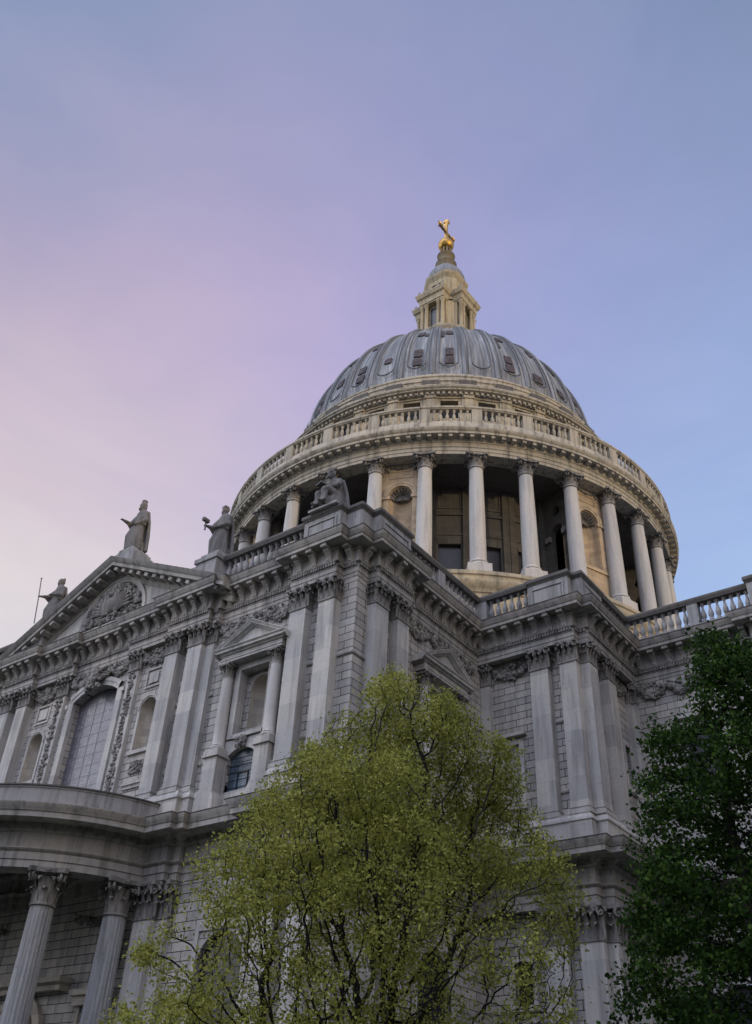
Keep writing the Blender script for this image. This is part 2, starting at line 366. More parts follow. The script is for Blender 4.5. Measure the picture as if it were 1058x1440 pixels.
def mesh(name, mb, mt, parent=None, loc=(0, 0, 0), rz=0, smooth=38):
    me = bpy.data.meshes.new(name); me.from_pydata(mb.v, [], mb.f); me.materials.append(mt)
    bm = bmesh.new(); bm.from_mesh(me); bmesh.ops.remove_doubles(bm, verts=bm.verts, dist=1e-5); bmesh.ops.recalc_face_normals(bm, faces=bm.faces); bm.to_mesh(me); bm.free()
    if smooth:
        me.shade_smooth(); me.set_sharp_from_angle(angle=R(smooth))
    o = bpy.data.objects.new(name, me); COL.objects.link(o); o.location = loc; o.rotation_euler = (0, 0, rz)
    if parent is not None: o.parent = parent
    return o
def dup(o, loc=None, rz=None, parent=None):
    c = o.copy(); COL.objects.link(c)
    if loc is not None: c.location = loc
    if rz is not None: c.rotation_euler = (0, 0, rz)
    if parent is not None: c.parent = parent
    for ch in list(o.children):
        d = ch.copy(); COL.objects.link(d); d.parent = c
        for g in list(ch.children):
            e = g.copy(); COL.objects.link(e); e.parent = d
    return c
def thing(name, label, cat, loc=(0, 0, 0), group=None):
    o = bpy.data.objects.new(name, None); COL.objects.link(o); o.location = loc; o.empty_display_size = .5
    o['label'] = label; o['category'] = cat
    if group: o['group'] = group
    return o
def struct(name, mb, mt):
    o = mesh(name, mb, mt); o['kind'] = 'structure'; return o

# ------------------------------------------------------------------ ground
g = MB(); g.add([(-900, -900, 0), (900, -900, 0), (900, 900, 0), (-900, 900, 0)], [(0, 1, 2, 3)]); struct('ground', g, MGRASS)
g = MB(); g.path([(-24, -20), (-24, -50), (30, -50), (30, -34), (80, -34)], [(0, .004), (5, .004)], cap=False); struct('path', g, MPAVE)

# ================================================================== CATHEDRAL
CATH = thing('cathedral', 'grey stone cathedral with columned dome, pediment and semicircular portico, behind the trees', 'cathedral')
X0, Y0, XB, YB, YW = 18.70, -37.02, 24.66, -25.26, -19.06
ZL, ZC = 15.46, 28.51
EAST = R(90)
def pl(face, u, z=0, out=0):
    """location and rotation on a face: S transept front, E transept side, BS/BE bastion, C choir, W west side"""
    return {'S': ((u, Y0-out, z), 0), 'E': ((X0+out, u, z), EAST), 'BS': ((u, YB-out, z), 0), 'BE': ((XB+out, u, z), EAST), 'C': ((u, YW-out, z), 0), 'W': ((-X0-out, u, z), -EAST)}[face]

# ---- carved ornament helpers
def lumps(m, pts, size, seed=0, jit=.6, flat=.6):
    q = random.Random(seed)
    for p in pts:
        s_ = size*q.uniform(.55, 1.3); c = [p[i]+q.uniform(-jit, jit)*size for i in range(3)]
        b_ = MB(); b_.ball((0, 0, 0), (s_, s_*flat, s_*q.uniform(.6, 1.2)), 6, 4)
        m.merge(b_, Matrix.Translation(c) @ Matrix.Rotation(q.uniform(0, 3), 4, 'Y'))
    return m
def acanthus(w, h, curl):
    """one curled leaf standing on z=0, bulging to -y"""
    m = MB(); rows = [(0, .0, 1.0), (.35, .03, 1.05), (.65, .10, 1.0), (.86, .28, .8), (.96, .52, .62), (.90, .72, .4), (.80, .74, .2)]
    vs = []
    for z, o, ww in rows:
        for k in range(5):
            t = (k-2)/2; vs.append((t*w/2*ww, -o*curl-(1-t*t)*w*.10, z*h-(abs(t) == .5)*.0))
    fs = []
    for i in range(len(rows)-1):
        for k in range(4): fs.append((i*5+k, i*5+k+1, (i+1)*5+k+1, (i+1)*5+k))
    return m.add(vs, fs)
def volute(r, t):
    m = MB(); pts = []
    for i in range(15):
        a = i*.62; q = r*(1-i/17); pts.append((q*math.cos(a), 0, q*math.sin(a)))
    m.tube(pts, [t*(1-i/22) for i in range(15)], 5); m.ball((0, 0, 0), (r*.35, t*1.3, r*.35), 6, 4); return m
def cap_flat(w, d, h):
    ins = min(.13*h, d*.4); m = MB(); m.prism([(-w/2+ins, 0), (w/2-ins, 0), (w/2-ins, h*.9), (-w/2+ins, h*.9)], -d+ins, .0); m.box(-w/2, w/2, -d, 0, 0, .10*h)
    m.box(-w/2-.04, w/2+.04, -d-.05, 0, -.06, .03)
    nl = 3
    for row, (z, lh, cu) in enumerate(((.02, .44*h, .26*h), (.02, .74*h, .32*h))):
        xs = [(-w/3), 0, w/3] if row == 0 else [-w/6*1.0, w/6*1.0, -w/2, w/2]
        for x in xs: m.merge(acanthus(w*(.27 if row == 0 else .23), lh, cu), Matrix.Translation((x, -d+(.0 if row == 0 else .05), z)))
        for sd in (-1, 1):
            for y in ((-d*.5,) if d < .45 else (-d*.3, -d*.75)):
                m.merge(acanthus(w*.28, lh, cu), Matrix.Translation((sd*w/2*(1 if row == 0 else .97), y, z)) @ Matrix.Rotation(sd*math.pi/2, 4, 'Z'))
    for sd in (-1, 1):
        m.merge(volute(h*.16, h*.06), Matrix.Translation((sd*(w/2+.03*h), -d-.10*h, h*.74)) @ Matrix.Rotation(sd*.7, 4, 'Z'))
        m.merge(volute(h*.10, h*.045), Matrix.Translation((sd*w*.14, -d-.08*h, h*.76)))
    m.ball((0, -d-.16*h, h*.93), (.11*h, .08*h, .10*h), 7, 5)
    e = w*.62; pr = d+.22*h
    m.prism([(-e, h*.86), (e, h*.86), (e*1.04, h), (-e*1.04, h)], -d-.10*h, 0)
    for sd in (-1, 1): m.box(min(sd*e*.72, sd*e*1.06), max(sd*e*.72, sd*e*1.06), -pr, -d*.2, h*.865, h*.995)
    return m
def cap_round(r, h, n=8):
    m = MB(); m.lathe([(r*.95, -.05*h), (r*1.1, -.03*h), (r*1.1, .02*h), (r*.98, .04*h), (r*.96, .10*h), (r*.76, .16*h), (r*.74, .6*h), (r*.9, .8*h), (r*1.3, .88*h)], 20)
    for row, (lh, cu, o) in enumerate(((.44*h, .30*h, 0), (.76*h, .36*h, .5))):
        for k in range(n):
            a = 2*math.pi*(k+o)/n
            m.merge(acanthus(r*(.66 if row == 0 else .6), lh, cu), Matrix.Rotation(a, 4, 'Z') @ Matrix.Translation((0, -r*(.96 if row == 0 else .86), .03*h)))
    for k in range(4):
        a = math.pi/4+k*math.pi/2
        for sd in (-1, 1): m.merge(volute(h*.15, h*.055), Matrix.Rotation(a, 4, 'Z') @ Matrix.Translation((sd*.05*h, -r*1.55, h*.74)) @ Matrix.Rotation(math.pi/2+sd*.25, 4, 'Z'))
        m.ball((math.sin(k*math.pi/2)*r*1.32, -math.cos(k*math.pi/2)*r*1.32, h*.93), .10*h, 6, 4)
    pts = []
    for k in range(4):
        a = k*math.pi/2+math.pi/4; e = r*2.1
        for da, q in ((-.10, e), (.10, e), (.45, r*1.42), (.785, r*1.32), (1.12, r*1.42)):
            pts.append((q*math.cos(a+da), q*math.sin(a+da)))
    nn = len(pts); m.add([(x, y, h*.87) for x, y in pts]+[(x*1.03, y*1.03, h) for x, y in pts], [tuple(reversed(range(nn))), tuple(range(nn, 2*nn))]+[(i, (i+1) % nn, (i+1) % nn+nn, i+nn) for i in range(nn)])
    return m
def base_flat(w, d, h):
    m = MB()
    for e, z0, z1 in ((.14, 0, .42), (.11, .42, .55), (.05, .55, .75), (.08, .75, .86), (.02, .86, 1)): m.box(-w/2-e, w/2+e, -d-e, 0, z0*h, z1*h)
    return m
_pil = {}
def pilaster(face, u0, u1, d, z0=17.05, zcap=25.12, ztop=26.29, out=0):
    """a pilaster: shaft with capital and base as sub-parts; repeats share mesh data"""
    w = round(abs(u1-u0), 2); key = (w, d, z0, ztop); loc, rz = pl(face, (u0+u1)/2, z0, out)
    if key in _pil: return dup(_pil[key], loc, rz, CATH)
    m = MB(); m.box(-w/2, w/2, -d, 0.05, 0, zcap-z0+.05)
    o = mesh('pilaster', m, MS, CATH, loc, rz)
    c = mesh('capital', cap_flat(w, d, ztop-zcap), MC, o, (0, 0, zcap-z0)); b_ = mesh('base', base_flat(w, d, .42), MS, o, (0, 0, -.02))
    _pil[key] = o; return o

# ---- plan paths
r_ = .56
right = [(2.52, 0), (2.52, .3), (6.05, .3), (6.05, .6), (9.1, .6), (9.1, .3), (9.6, .3), (9.6, 0), (14.92, 0), (14.92, r_), (17.8, r_), (17.8, 0)]
front = [(-x, Y0-o) for x, o in reversed(right)]+[(x, Y0-o) for x, o in right]
side = [(X0, Y0), (X0, Y0+.9), (X0+r_, Y0+.9), (X0+r_, -33.2), (X0, -33.2), (X0, YB-r_)]
bast = [(XB, YB-r_), (XB, YB), (XB+r_, YB), (XB+r_, YW), (32.2, YW), (32.2, YW-r_), (37.5, YW-r_), (37.5, YW), (70, YW)]
west = [(-X0, -8), (-X0, Y0+3.8), (-X0-r_, Y0+3.8), (-X0-r_, Y0+.9), (-X0, Y0+.9), (-X0, Y0)]
UP = west+front+side+bast
def along(path, step, minlen, f, closed=False):
    n = len(path)
    for i in range(n-1 if not closed else n):
        a, b_ = Vector(path[i]), Vector(path[(i+1) % n]); d = b_-a; ln_ = d.length
        if ln_ < minlen: continue
        k = max(1, round(ln_/step)); dn = d.normalized()
        for j in range(k): f(a+dn*((j+.5)*ln_/k), math.atan2(dn.y, dn.x))
# ---- upper entablature
m = MB()
m.path(UP, [(-.4, 26.29), (.03, 26.29), (.03, 26.5), (.06, 26.51), (.06, 26.76), (.09, 26.78), (.09, 26.82), (.02, 26.83), (.02, 27.04), (.17, 27.05), (.19, 27.09), (.03, 27.10), (.03, 27.80), (.10, 27.83), (.10, 28.0),
            (.70, 28.02), (.70, 28.21), (.74, 28.22), (.78, 28.32), (.88, 28.46), (.88, 28.52), (-.4, 28.53)])
ENT = mesh('entablature', m, MT, CATH)
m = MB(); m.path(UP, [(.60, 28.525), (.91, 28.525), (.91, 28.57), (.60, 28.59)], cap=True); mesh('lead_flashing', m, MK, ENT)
m = MB()
cons = MB().sideprism([(0, 27.10), (.12, 27.10), (.16, 27.16), (.12, 27.24), (.13, 27.36), (.22, 27.52), (.34, 27.64), (.42, 27.70), (.42, 27.80), (0, 27.80)], -.15, .15)
cons.sideprism([(.0, 27.80), (.62, 27.81), (.64, 27.85), (.62, 28.02), (0, 28.02)], -.17, .17)
cons.sideprism([(.10, 27.2), (.20, 27.2), (.20, 27.3), (.10, 27.3)], -.05, .05)
def put(mb):
    def f(p, a): m.merge(mb, Matrix.Translation((p.x, p.y, 0)) @ Matrix.Rotation(a, 4, 'Z'))
    return f
spots = []
along(UP, .84, .85, lambda p, a: spots.append((p.x, p.y, a)))
spots.sort(key=lambda t: (t[0] < -9.6)*1e3+(t[0] > 38)*1e3+math.hypot(t[0]-CX, t[1]-CY)); k0 = None
for i, (x, y_, a) in enumerate(spots):
    if i < 100:
        if k0 is None: k0 = mesh('console', cons, MT, ENT, (x, y_, 0), a)
        else: dup(k0, (x, y_, 0), a, ENT)
    else: m.merge(cons, Matrix.Translation((x, y_, 0)) @ Matrix.Rotation(a, 4, 'Z'))
o = mesh('console', m, MT, ENT); o['kind'] = 'stuff'
m = MB(); dn_ = MB().box(-.05, .05, -.17, -.02, 26.85, 27.03)
m.path(UP, [(.0, 26.84), (.07, 26.84), (.07, 27.04), (.0, 27.04)]); along(UP, .16, .4, put(dn_)); mesh('leaf_moulding', m, MC, ENT)
# ---- plinth of the upper order and lower entablature
ia = next(i for i, p in enumerate(UP) if abs(p[0]-9.6) < 1e-6 and p[1] == Y0); ib = next(i for i, p in enumerate(UP) if abs(p[0]+14.92) < 1e-6 and p[1] == Y0)
m = MB(); pp = [(-.3, ZL-.05), (.16, ZL-.05), (.16, 16.66), (.22, 16.68), (.22, 16.78), (.14, 16.9), (.10, 16.98), (.10, 17.05), (-.3, 17.06)]
for seg in (UP[:ib+1]+[(-13.45, Y0)], [(-11.35, Y0)]+UP[ib+1:ia+1]+[(11.35, Y0)], [(13.45, Y0)]+UP[ia+1:]): m.path(seg, pp)
for sd in (-1, 1): m.box(sd*12.4-1.05, sd*12.4+1.05, Y0-.18, Y0+.3, ZL, 16.62)
mesh('plinth', m, MS, CATH)
LO = [p for p in UP]
m = MB(); m.path(LO, [(-.4, 12.95), (.04, 12.95), (.04, 13.28), (.09, 13.29), (.09, 13.62), (.14, 13.64), (.22, 13.74), (.22, 13.78), (.06, 13.80), (.06, 14.46), (.12, 14.48), (.20, 14.56), (.20, 14.62), (.34, 14.72), (.44, 14.84),
                     (1.08, 14.86), (1.08, 15.10), (1.12, 15.12), (1.16, 15.22), (1.29, 15.40), (1.29, ZL), (-.4, ZL+.12)])
LENT = mesh('entablature', m, MT, CATH)
m = MB(); m.path(LO, [(.9, 15.50), (1.32, 15.465), (1.32, 15.50), (.9, 15.56)]); mesh('lead_flashing', m, MK, LENT)
m = MB(); dn_ = MB().box(-.06, .06, -.40, -.1, 14.63, 14.80); m.path(LO, [(.1, 14.64), (.24, 14.64), (.24, 14.80), (.1, 14.80)]); along(LO, .2, .4, put(dn_)); mesh('dentil_row', m, MC, LENT)

# ---- walls
def aed_holes(c, up_=True): return [rect(c-.97, c+.97, 19.45, 22.92)]
m = MB()
holes = [arch(0, 1.95, ZL+.3, 24.35, 12, .62)]
for sd in (-1, 1):
    holes += [arch(sd*4.85, .62, 20.2, 22.55), rect(sd*12.7-.97, sd*12.7+.97, 19.45, 22.92), arch(sd*12.4, .84, 16.62, 18.45, 10, .30)]
m.panel(rect(-X0, X0, ZL, 28.4), holes, Y0, .42)
for sd in (-1, 1):   # niche recess of the aedicule has its own back wall with a niche in it
    c = sd*12.7
    m.panel(rect(c-.97, c+.97, 19.45, 22.92), [arch(c, .66, 19.9, 22.0)], Y0+.42, .01)
mesh('transept_front_wall', m, MW, CATH)
m = MB()
lowdoor = arch(0, 1.5, 0.9, 7.0)
m.panel(rect(-X0, X0, 0, ZL), [lowdoor]+[arch(sd*12.7, 1.35, 3.2, 9.3) for sd in (-1, 1)]+[rect(sd*4.4-.8, sd*4.4+.8, 3, 7.4) for sd in (-1, 1)], Y0, .6)
mesh('transept_lower_wall', m, MW, CATH)
def wallE(name, y0, y1, x, z0, z1, holes, mt=MW, d=.5):
    mm = MB(); mm.panel(rect(y0, y1, z0, z1), holes, 0, d); return mesh(name, mm, mt, CATH, (x, 0, 0), EAST)
wallE('transept_side_wall', Y0, YB, X0, ZL, 28.4, [rect(-29.92-.97, -29.92+.97, 19.45, 22.92)])
wallE('transept_side_wall', Y0, YB, X0, 0, ZL, [arch(-30, 1.35, 3.2, 9.3)])
mm = MB(); mm.panel(rect(Y0, -8, 0, 28.4), [], 0, .1)
mesh('transept_side_wall', mm, MW, CATH, (-X0, 0, 0), EAST)
mm = MB(); mm.panel(rect(X0, XB, ZL, 28.4), [rect(19.95, 20.85, 18.2, 21.4)], YB, .4); mesh('bastion_wall', mm, MW, CATH)
mm = MB(); mm.panel(rect(X0, XB, 0, ZL), [rect(20.05, 20.98, 9.12, 10.9), rect(20.05, 20.98, 4.5, 6.6)], YB, .45); mesh('bastion_wall', mm, MW, CATH)
wallE('bastion_wall', YB, YW, XB, ZL, 28.4, [rect(-20.5, -19.85, 19.9, 22.3)]); wallE('bastion_wall', YB, YW, XB, 0, ZL, [rect(-23.3, -22.4, 9.12, 10.9)])
mm = MB(); mm.panel(rect(XB, 70, ZL, 28.4), [arch(c, 1.0, 19.4, 22.3) for c in (28.6, 41.5, 50)], YW, .45); mesh('choir_wall', mm, MW, CATH)
mm = MB(); mm.panel(rect(XB, 70, 0, ZL), [arch(c, 1.3, 3.2, 9.3) for c in (28.6, 41.5, 50)], YW, .45); mesh('choir_wall', mm, MW, CATH)
# roofs
m = MB(); m.box(-X0+.1, X0-.1, Y0+.2, 20, 28.2, 28.6); m.box(X0-.2, XB-.1, YB+.2, 20, 28.2, 28.59); m.box(XB-.2, 70, YW+.2, 20, 28.2, 28.58)
m.prism([(-9, 28.6), (9, 28.6), (0, 32.6)], Y0+1, -17); mesh('roof', m, MROOF, CATH)

# ---- pilasters
for a, b_ in ((14.95, 15.98), (16.80, 17.79)):
    pilaster('S', a, b_, .52); pilaster('S', -b_, -a, .52)
for a, b_ in ((-36.10, -35.05), (-34.26, -33.28)): pilaster('E', a, b_, .52)
for sd in (-1, 1):
    pilaster('S', sd*6.08, sd*7.04, .58)
    pilaster('S', sd*8.45, sd*9.50, .28); pilaster('S', sd*7.85, sd*8.88, .58)
pilaster('BS', 18.72, 19.3, .30)
pilaster('BS', 21.97, 23.02, .54); pilaster('BS', 23.72, 24.68, .54)
pilaster('BE', YB-.02, YB+.98, .54); pilaster('BE', -22.98, -22.0, .54); pilaster('BE', -19.6, -19.06, .30)
pilaster('C', 24.70, 25.2, .30); pilaster('C', 32.3, 33.3, .54); pilaster('C', 34.9, 35.9, .54)
kw = dict(z0=1.2, zcap=11.42, ztop=12.95)
for a, b_ in ((14.85, 16.0), (16.72, 17.85)): pilaster('S', a, b_, .56, **kw); pilaster('S', -b_, -a, .56, **kw)
for a, b_ in ((-36.12, -34.97), (-34.35, -33.2)): pilaster('E', a, b_, .56, **kw)
for sd in (-1, 1): pilaster('S', sd*7.55, sd*8.75, .56, **kw); pilaster('S', sd*8.4, sd*9.45, .28, **kw)
pilaster('BS', 21.88, 23.04, .56, **kw); pilaster('BS', 23.66, 24.78, .56, **kw); pilaster('BE', YB-.02, YB+1.1, .56, **kw); pilaster('BE', -22.98, -21.85, .56, **kw)
pilaster('C', 32.2, 33.35, .56, **kw); pilaster('C', 34.8, 35.95, .56, **kw)

# ---- festoons between the capitals
def festoon(face, u0, u1, z0=25.2, z1=26.2, seed=1, swag=.45):
    m = MB(); w = u1-u0; pts = []
    for i in range(int(w*24)):
        t = (i+.5)/(w*24); x = t*w-w/2
        zz = z0+(z1-z0)*(.78-.62*math.sin(math.pi*((t*max(1, round(w/1.9))) % 1))**.8)
        for k in range(2): pts.append((x, -.06, zz+rnd.uniform(-.17, .17)))
    lumps(m, pts, .115, seed, .8, .9)
    m.tube([(-w/2+w*i/40, -.05, z0+(z1-z0)*(.78-.62*math.sin(math.pi*((i/40*max(1, round(w/1.9))) % 1))**.8)) for i in range(41)], [.13]*41, 6)
    lumps(m, [(rnd.uniform(-w/2, w/2), -.03, z1-rnd.uniform(.0, .35)) for i in range(int(w*14))], .09, seed+2, .5, .6)
    for x in (-w/2+.15, 0, w/2-.15):
        lumps(m, [(x+rnd.uniform(-.12, .12), -.08, z1-.15-k*.055) for k in range(13)], .07, seed+3, .6, .8)
    if w > 2.2:
        lumps(m, [(rnd.uniform(-.25, .25), -.12, (z0+z1)/2+.1+rnd.uniform(-.25, .25)) for k in range(22)], .09, seed+9, .7, .9)
    loc, rz = pl(face, (u0+u1)/2, 0, .02); return mesh('festoon', m, MC, CATH, loc, rz)
for a, b_ in ((9.75, 14.75), (3.7, 5.95)):
    festoon('S', a, b_, seed=4); festoon('S', -b_, -a, seed=5)
festoon('BS', 19.45, 21.85, seed=6); festoon('BE', -21.8, -19.75, seed=7); festoon('E', -33.0, -26.4, seed=8); festoon('C', 25.4, 32.1, seed=9)
for sd in (-1, 1): festoon('S', min(sd*7.1, sd*7.8), max(sd*7.1, sd*7.8), seed=12)
festoon('S', -2.5, 2.5, 25.25, 26.25, seed=20)
# string course at mid height of the upper order
m = MB(); m.path([(-X0, Y0), (X0, Y0), (X0, YB), (XB, YB), (XB, YW), (70, YW)], [(-.01, 22.06), (.05, 22.08), (.07, 22.2), (.04, 22.3), (-.01, 22.32)])
def string_seg(pts, prof):
    m.path(pts, prof)
m = MB()
for seg in ([(15.98, Y0), (16.8, Y0)], [(17.79, Y0), (X0, Y0), (X0, -36.1)], [(X0, -35.05), (X0, -34.26)], [(9.5, Y0), (9.75, Y0)], [(23.02, YB), (23.72, YB)], [(XB, -24.28), (XB, -22.98)], [(7.04, Y0), (7.85, Y0)], [(-7.85, Y0), (-7.04, Y0)]):
    for zz in (22.05, 18.35): mesh('string_course', MB().path(seg, [(-.01, zz), (.06, zz+.02), (.08, zz+.1), (.03, zz+.2), (-.01, zz+.25)]), MT, CATH)

# ---- aedicule with pediment, columns and niche
def make_aedicule(face, u):
    loc, rz = pl(face, u, 0); a = mesh('aedicule', MB().box(-1.35, -1.02, -.14, .05, 19.3, 23.05).box(1.02, 1.35, -.14, .05, 19.3, 23.05).box(-1.35, 1.35, -.141, .05, 22.97, 23.28).box(-1.06, -.95, -.18, .3, 19.4, 23.0).box(.95, 1.06, -.18, .3, 19.4, 23.0).box(-1.06, 1.06, -.181, .3, 22.9, 23.02), MS, CATH, loc, rz)
    # entablature and pediment
    e = MB(); pth = [(-2.05, .05), (-2.05, -.62), (2.05, -.62), (2.05, .05)]
    e.path(pth, [(-.5, 23.30), (0, 23.30), (0, 23.42), (.03, 23.43), (.03, 23.52), (-.02, 23.53), (-.02, 23.68), (.06, 23.72), (.08, 23.78), (.22, 23.82), (.22, 23.92), (.30, 24.0), (.30, 24.03), (-.5, 24.05)])
    e.box(-2.0, 2.0, -.55, .05, 23.29, 23.9)
    rk = [(-2.40, 23.98), (0, 25.22), (2.40, 23.98)]
    def rake(pr):
        out = []
        for dz, o in pr: out.append([(x, -o, z+dz*1.12) for x, z in rk])
        n = len(out); vs = [p for q in out for p in q]
        e.add(vs, [(i*3+k, i*3+k+1, (i+1)*3+k+1, (i+1)*3+k) for i in range(n-1) for k in range(2)]+[tuple(i*3 for i in range(n)), tuple(i*3+2 for i in range(n))])
    rake([(-.26, 0), (-.26, .66), (-.2, .70), (-.14, .84), (-.06, .86), (0, .92), (.03, .92), (.04, 0)])
    e.prism([(-2.2, 23.98), (2.2, 23.98), (0, 25.1)], -.58, .04)
    mesh('pediment', e, MS, a)
    # columns on pedestals
    colm = MB().lathe([(.33, 0), (.39, .02), (.40, .10), (.34, .16), (.36, .2), (.32, .24), (.30, .27), (.30, 1.2), (.265, 3.72), (.29, 3.74), (.29, 3.78), (.26, 3.8)], 20)
    cp = cap_round(.27, .68)
    for sd in (-1, 1):
        c = mesh('column', colm, MO, a, (sd*1.62, -.36, 18.72)); mesh('capital', cp, MC, c, (0, 0, 3.8))
        d = MB().box(-.42, .42, -.72, .04, 16.55, 18.3).box(-.52, .52, -.82, .04, 18.30, 18.40).box(-.48, .48, -.78, .04, 18.40, 18.62).box(-.42, .42, -.721, .04, 18.62, 18.72)
        d.prism([(-.60, 15.4), (.60, 15.4), (.60, 16.3), (.42, 16.62), (-.42, 16.62), (-.60, 16.3)], -.78, .04)
        mesh('pedestal', d, MS, a, (sd*1.62, 0, 0))
    n = niche_shell(0, .66, 19.9, 22.0, .42); mesh('niche', n, MN, a)
    mesh('sill', MB().box(-.95, .95, -.20, .3, 19.25, 19.45), MS, a); s_ = MB(); archivolt(s_, 0, .66, 22.0, .12, .40, .43); s_.box(-.95, -.66, .38, .43, 21.9, 22.02).box(.66, .95, .38, .43, 21.9, 22.02); mesh('niche_arch', s_, MS, a)
    return a
for sd in (-1, 1): make_aedicule('S', sd*12.7)
make_aedicule('E', -29.92)
# lower small windows under the aedicules
for sd in (-1, 1):
    c = sd*12.4
    w = mesh('window', MB().add([(c-.86, Y0+.17, 16.6), (c+.86, Y0+.17, 16.6), (c+.86, Y0+.17, 18.8), (c-.86, Y0+.17, 18.8)], [(0, 1, 2, 3)]), MGL2, CATH, smooth=0)
    f = MB()
    for q in (-.22, .42): f.box(c+q-.022, c+q+.022, Y0+.12, Y0+.16, 16.62, 17.6)
    f.box(c-.22, c+.42, Y0+.121, Y0+.159, 17.57, 17.62)
    for q in range(5): f.box(c-.85, c+.85, Y0+.145, Y0+.162, 16.9+q*.36, 16.92+q*.36)
    mesh('frame', f, MIRON, w)
    t_ = MB().box(c-1.35, c-.85, Y0-.10, Y0+.02, 17.07, 19.2).box(c+.85, c+1.35, Y0-.10, Y0+.02, 17.07, 19.2); t_.panel(rect(c-.86, c+.86, 18.0, 19.2), [[(x, z) for x, z in arch(c, .84, 18.001, 18.45, 10, .30)]], Y0-.09, .1)
    t_.box(c-1.04, c-.84, Y0-.09, Y0+.3, 16.62, 17.07).box(c+.84, c+1.04, Y0-.09, Y0+.3, 16.62, 17.07); mesh('surround', t_, MS, w)
    k = MB(); lumps(k, [(c+rnd.uniform(-.28, .28), Y0-.22, 19.02+rnd.uniform(-.3, .22)) for i in range(34)], .12, 3, .5, .9); mesh('keystone', k, MC, w)

# ---- great central window
w = mesh('great_window', MB().box(-2.0, 2.0, Y0+.40, Y0+.44, ZL, 25.1), MGL, CATH, smooth=0)
f = MB()
for q in range(1, 5): f.box(-2+q*.8-.012, -2+q*.8+.012, Y0+.385, Y0+.41, ZL, 25.1)
for q in range(1, 16): f.box(-2, 2, Y0+.39, Y0+.405, ZL+q*.62-.01, ZL+q*.62+.01)
mesh('glazing_bars', f, MROOF, w)
f = MB()
for sd in (-1, 1):
    f.box(min(sd*1.94, sd*2.4), max(sd*1.94, sd*2.4), Y0-.14, Y0+.1, 16, 24.4)
rr = (1.95**2+.62**2)/(1.24); a = math.degrees(math.asin(1.95/rr))
archivolt(f, 0, rr, 24.35+.62-rr, .50, Y0-.16, Y0+.02, 14, None, None, 90-a, 90+a)
f.box(-2.55, -2.35, Y0-.2, Y0, 24.1, 24.35); f.box(2.35, 2.55, Y0-.2, Y0, 24.1, 24.35)
mesh('surround', f, MS, w)
k = MB(); lumps(k, [(max(-.8, min(.8, rnd.gauss(0, .36))), Y0-.3-rnd.uniform(0, .25), 25.35+max(-.6, min(.6, rnd.gauss(0, .32)))) for i in range(130)], .15, 5, .4, .9)
k.ball((0, Y0-.5, 25.35), (.30, .2, .40), 10, 8)
for sd in (-1, 1):
    for q in range(3): k.merge(volute(.28-.04*q, .07), Matrix.Translation((sd*(.45+.28*q), Y0-.3, 25.5+.14*(q % 2))))
mesh('cartouche', k, MC, w)
for sd in (-1, 1):       # carved drops beside the window
    o = MB().box(min(sd*2.78, sd*3.62), max(sd*2.78, sd*3.62), Y0-.24, Y0+.02, 16, 25.15)
    o = mesh('strip_pilaster', o, MS, CATH)
    d = MB(); q = random.Random(11+sd)
    pts = []
    z = 25.0
    while z > 17.6:
        for k in range(3): pts.append((sd*3.2+q.uniform(-.2, .2)*(1.0+.4*math.sin(z*3.1)), Y0-.27, z+q.uniform(-.1, .1)))
        z -= .105
    lumps(d, pts, .085, 9, .4, .9); mesh('carved_drop', d, MC, o)
    c_ = mesh('capital', cap_flat(.84, .28, 26.29-25.12), MC, o, (sd*3.2, Y0, 25.12))
    # side niche with panels
    x = sd*4.85
    n = mesh('niche', niche_shell(x, .62, 20.2, 22.55, Y0+.0), MN, CATH)
    t_ = MB(); archivolt(t_, x, .62, 22.55, .16, Y0-.06, Y0+.01)
    for s2 in (-1, 1): t_.box(x+s2*.70-.08, x+s2*.70+.08, Y0-.06, Y0+.01, 20.2, 22.55)
    t_.box(x-.85, x+.85, Y0-.14, Y0+.02, 20.0, 20.2); t_.box(x-.7, x+.7, Y0-.05, Y0+.01, 21.9, 22.03) if False else None
    mesh('shelf', MB().box(x-.8, x+.8, Y0-.18, Y0+.02, 18.30, 18.42).box(x-.78, x+.78, Y0-.1, Y0+.02, 18.12, 18.30), MS, n)
    mesh('surround', t_, MS, n)
    pnl = MB()
    for (a0, a1, b0, b1) in ((x-.62, x+.62, 24.86, 24.94), (x-.62, x+.62, 23.78, 23.86), (x-.62, x-.54, 23.86, 24.86), (x+.54, x+.62, 23.86, 24.86)): pnl.box(a0, a1, Y0-.07, Y0+.02, b0, b1)
    pnl.box(x-.36, x+.36, Y0-.06, Y0+.02, 24.04, 24.68); mesh('panel', pnl, MS, n)
    cv = MB(); lumps(cv, [(x+rnd.uniform(-.55, .55), Y0-.04, 19.25+rnd.uniform(-.34, .34)) for i in range(70)], .085, 8, .3, .8); mesh('carved_panel', cv, MC, n)

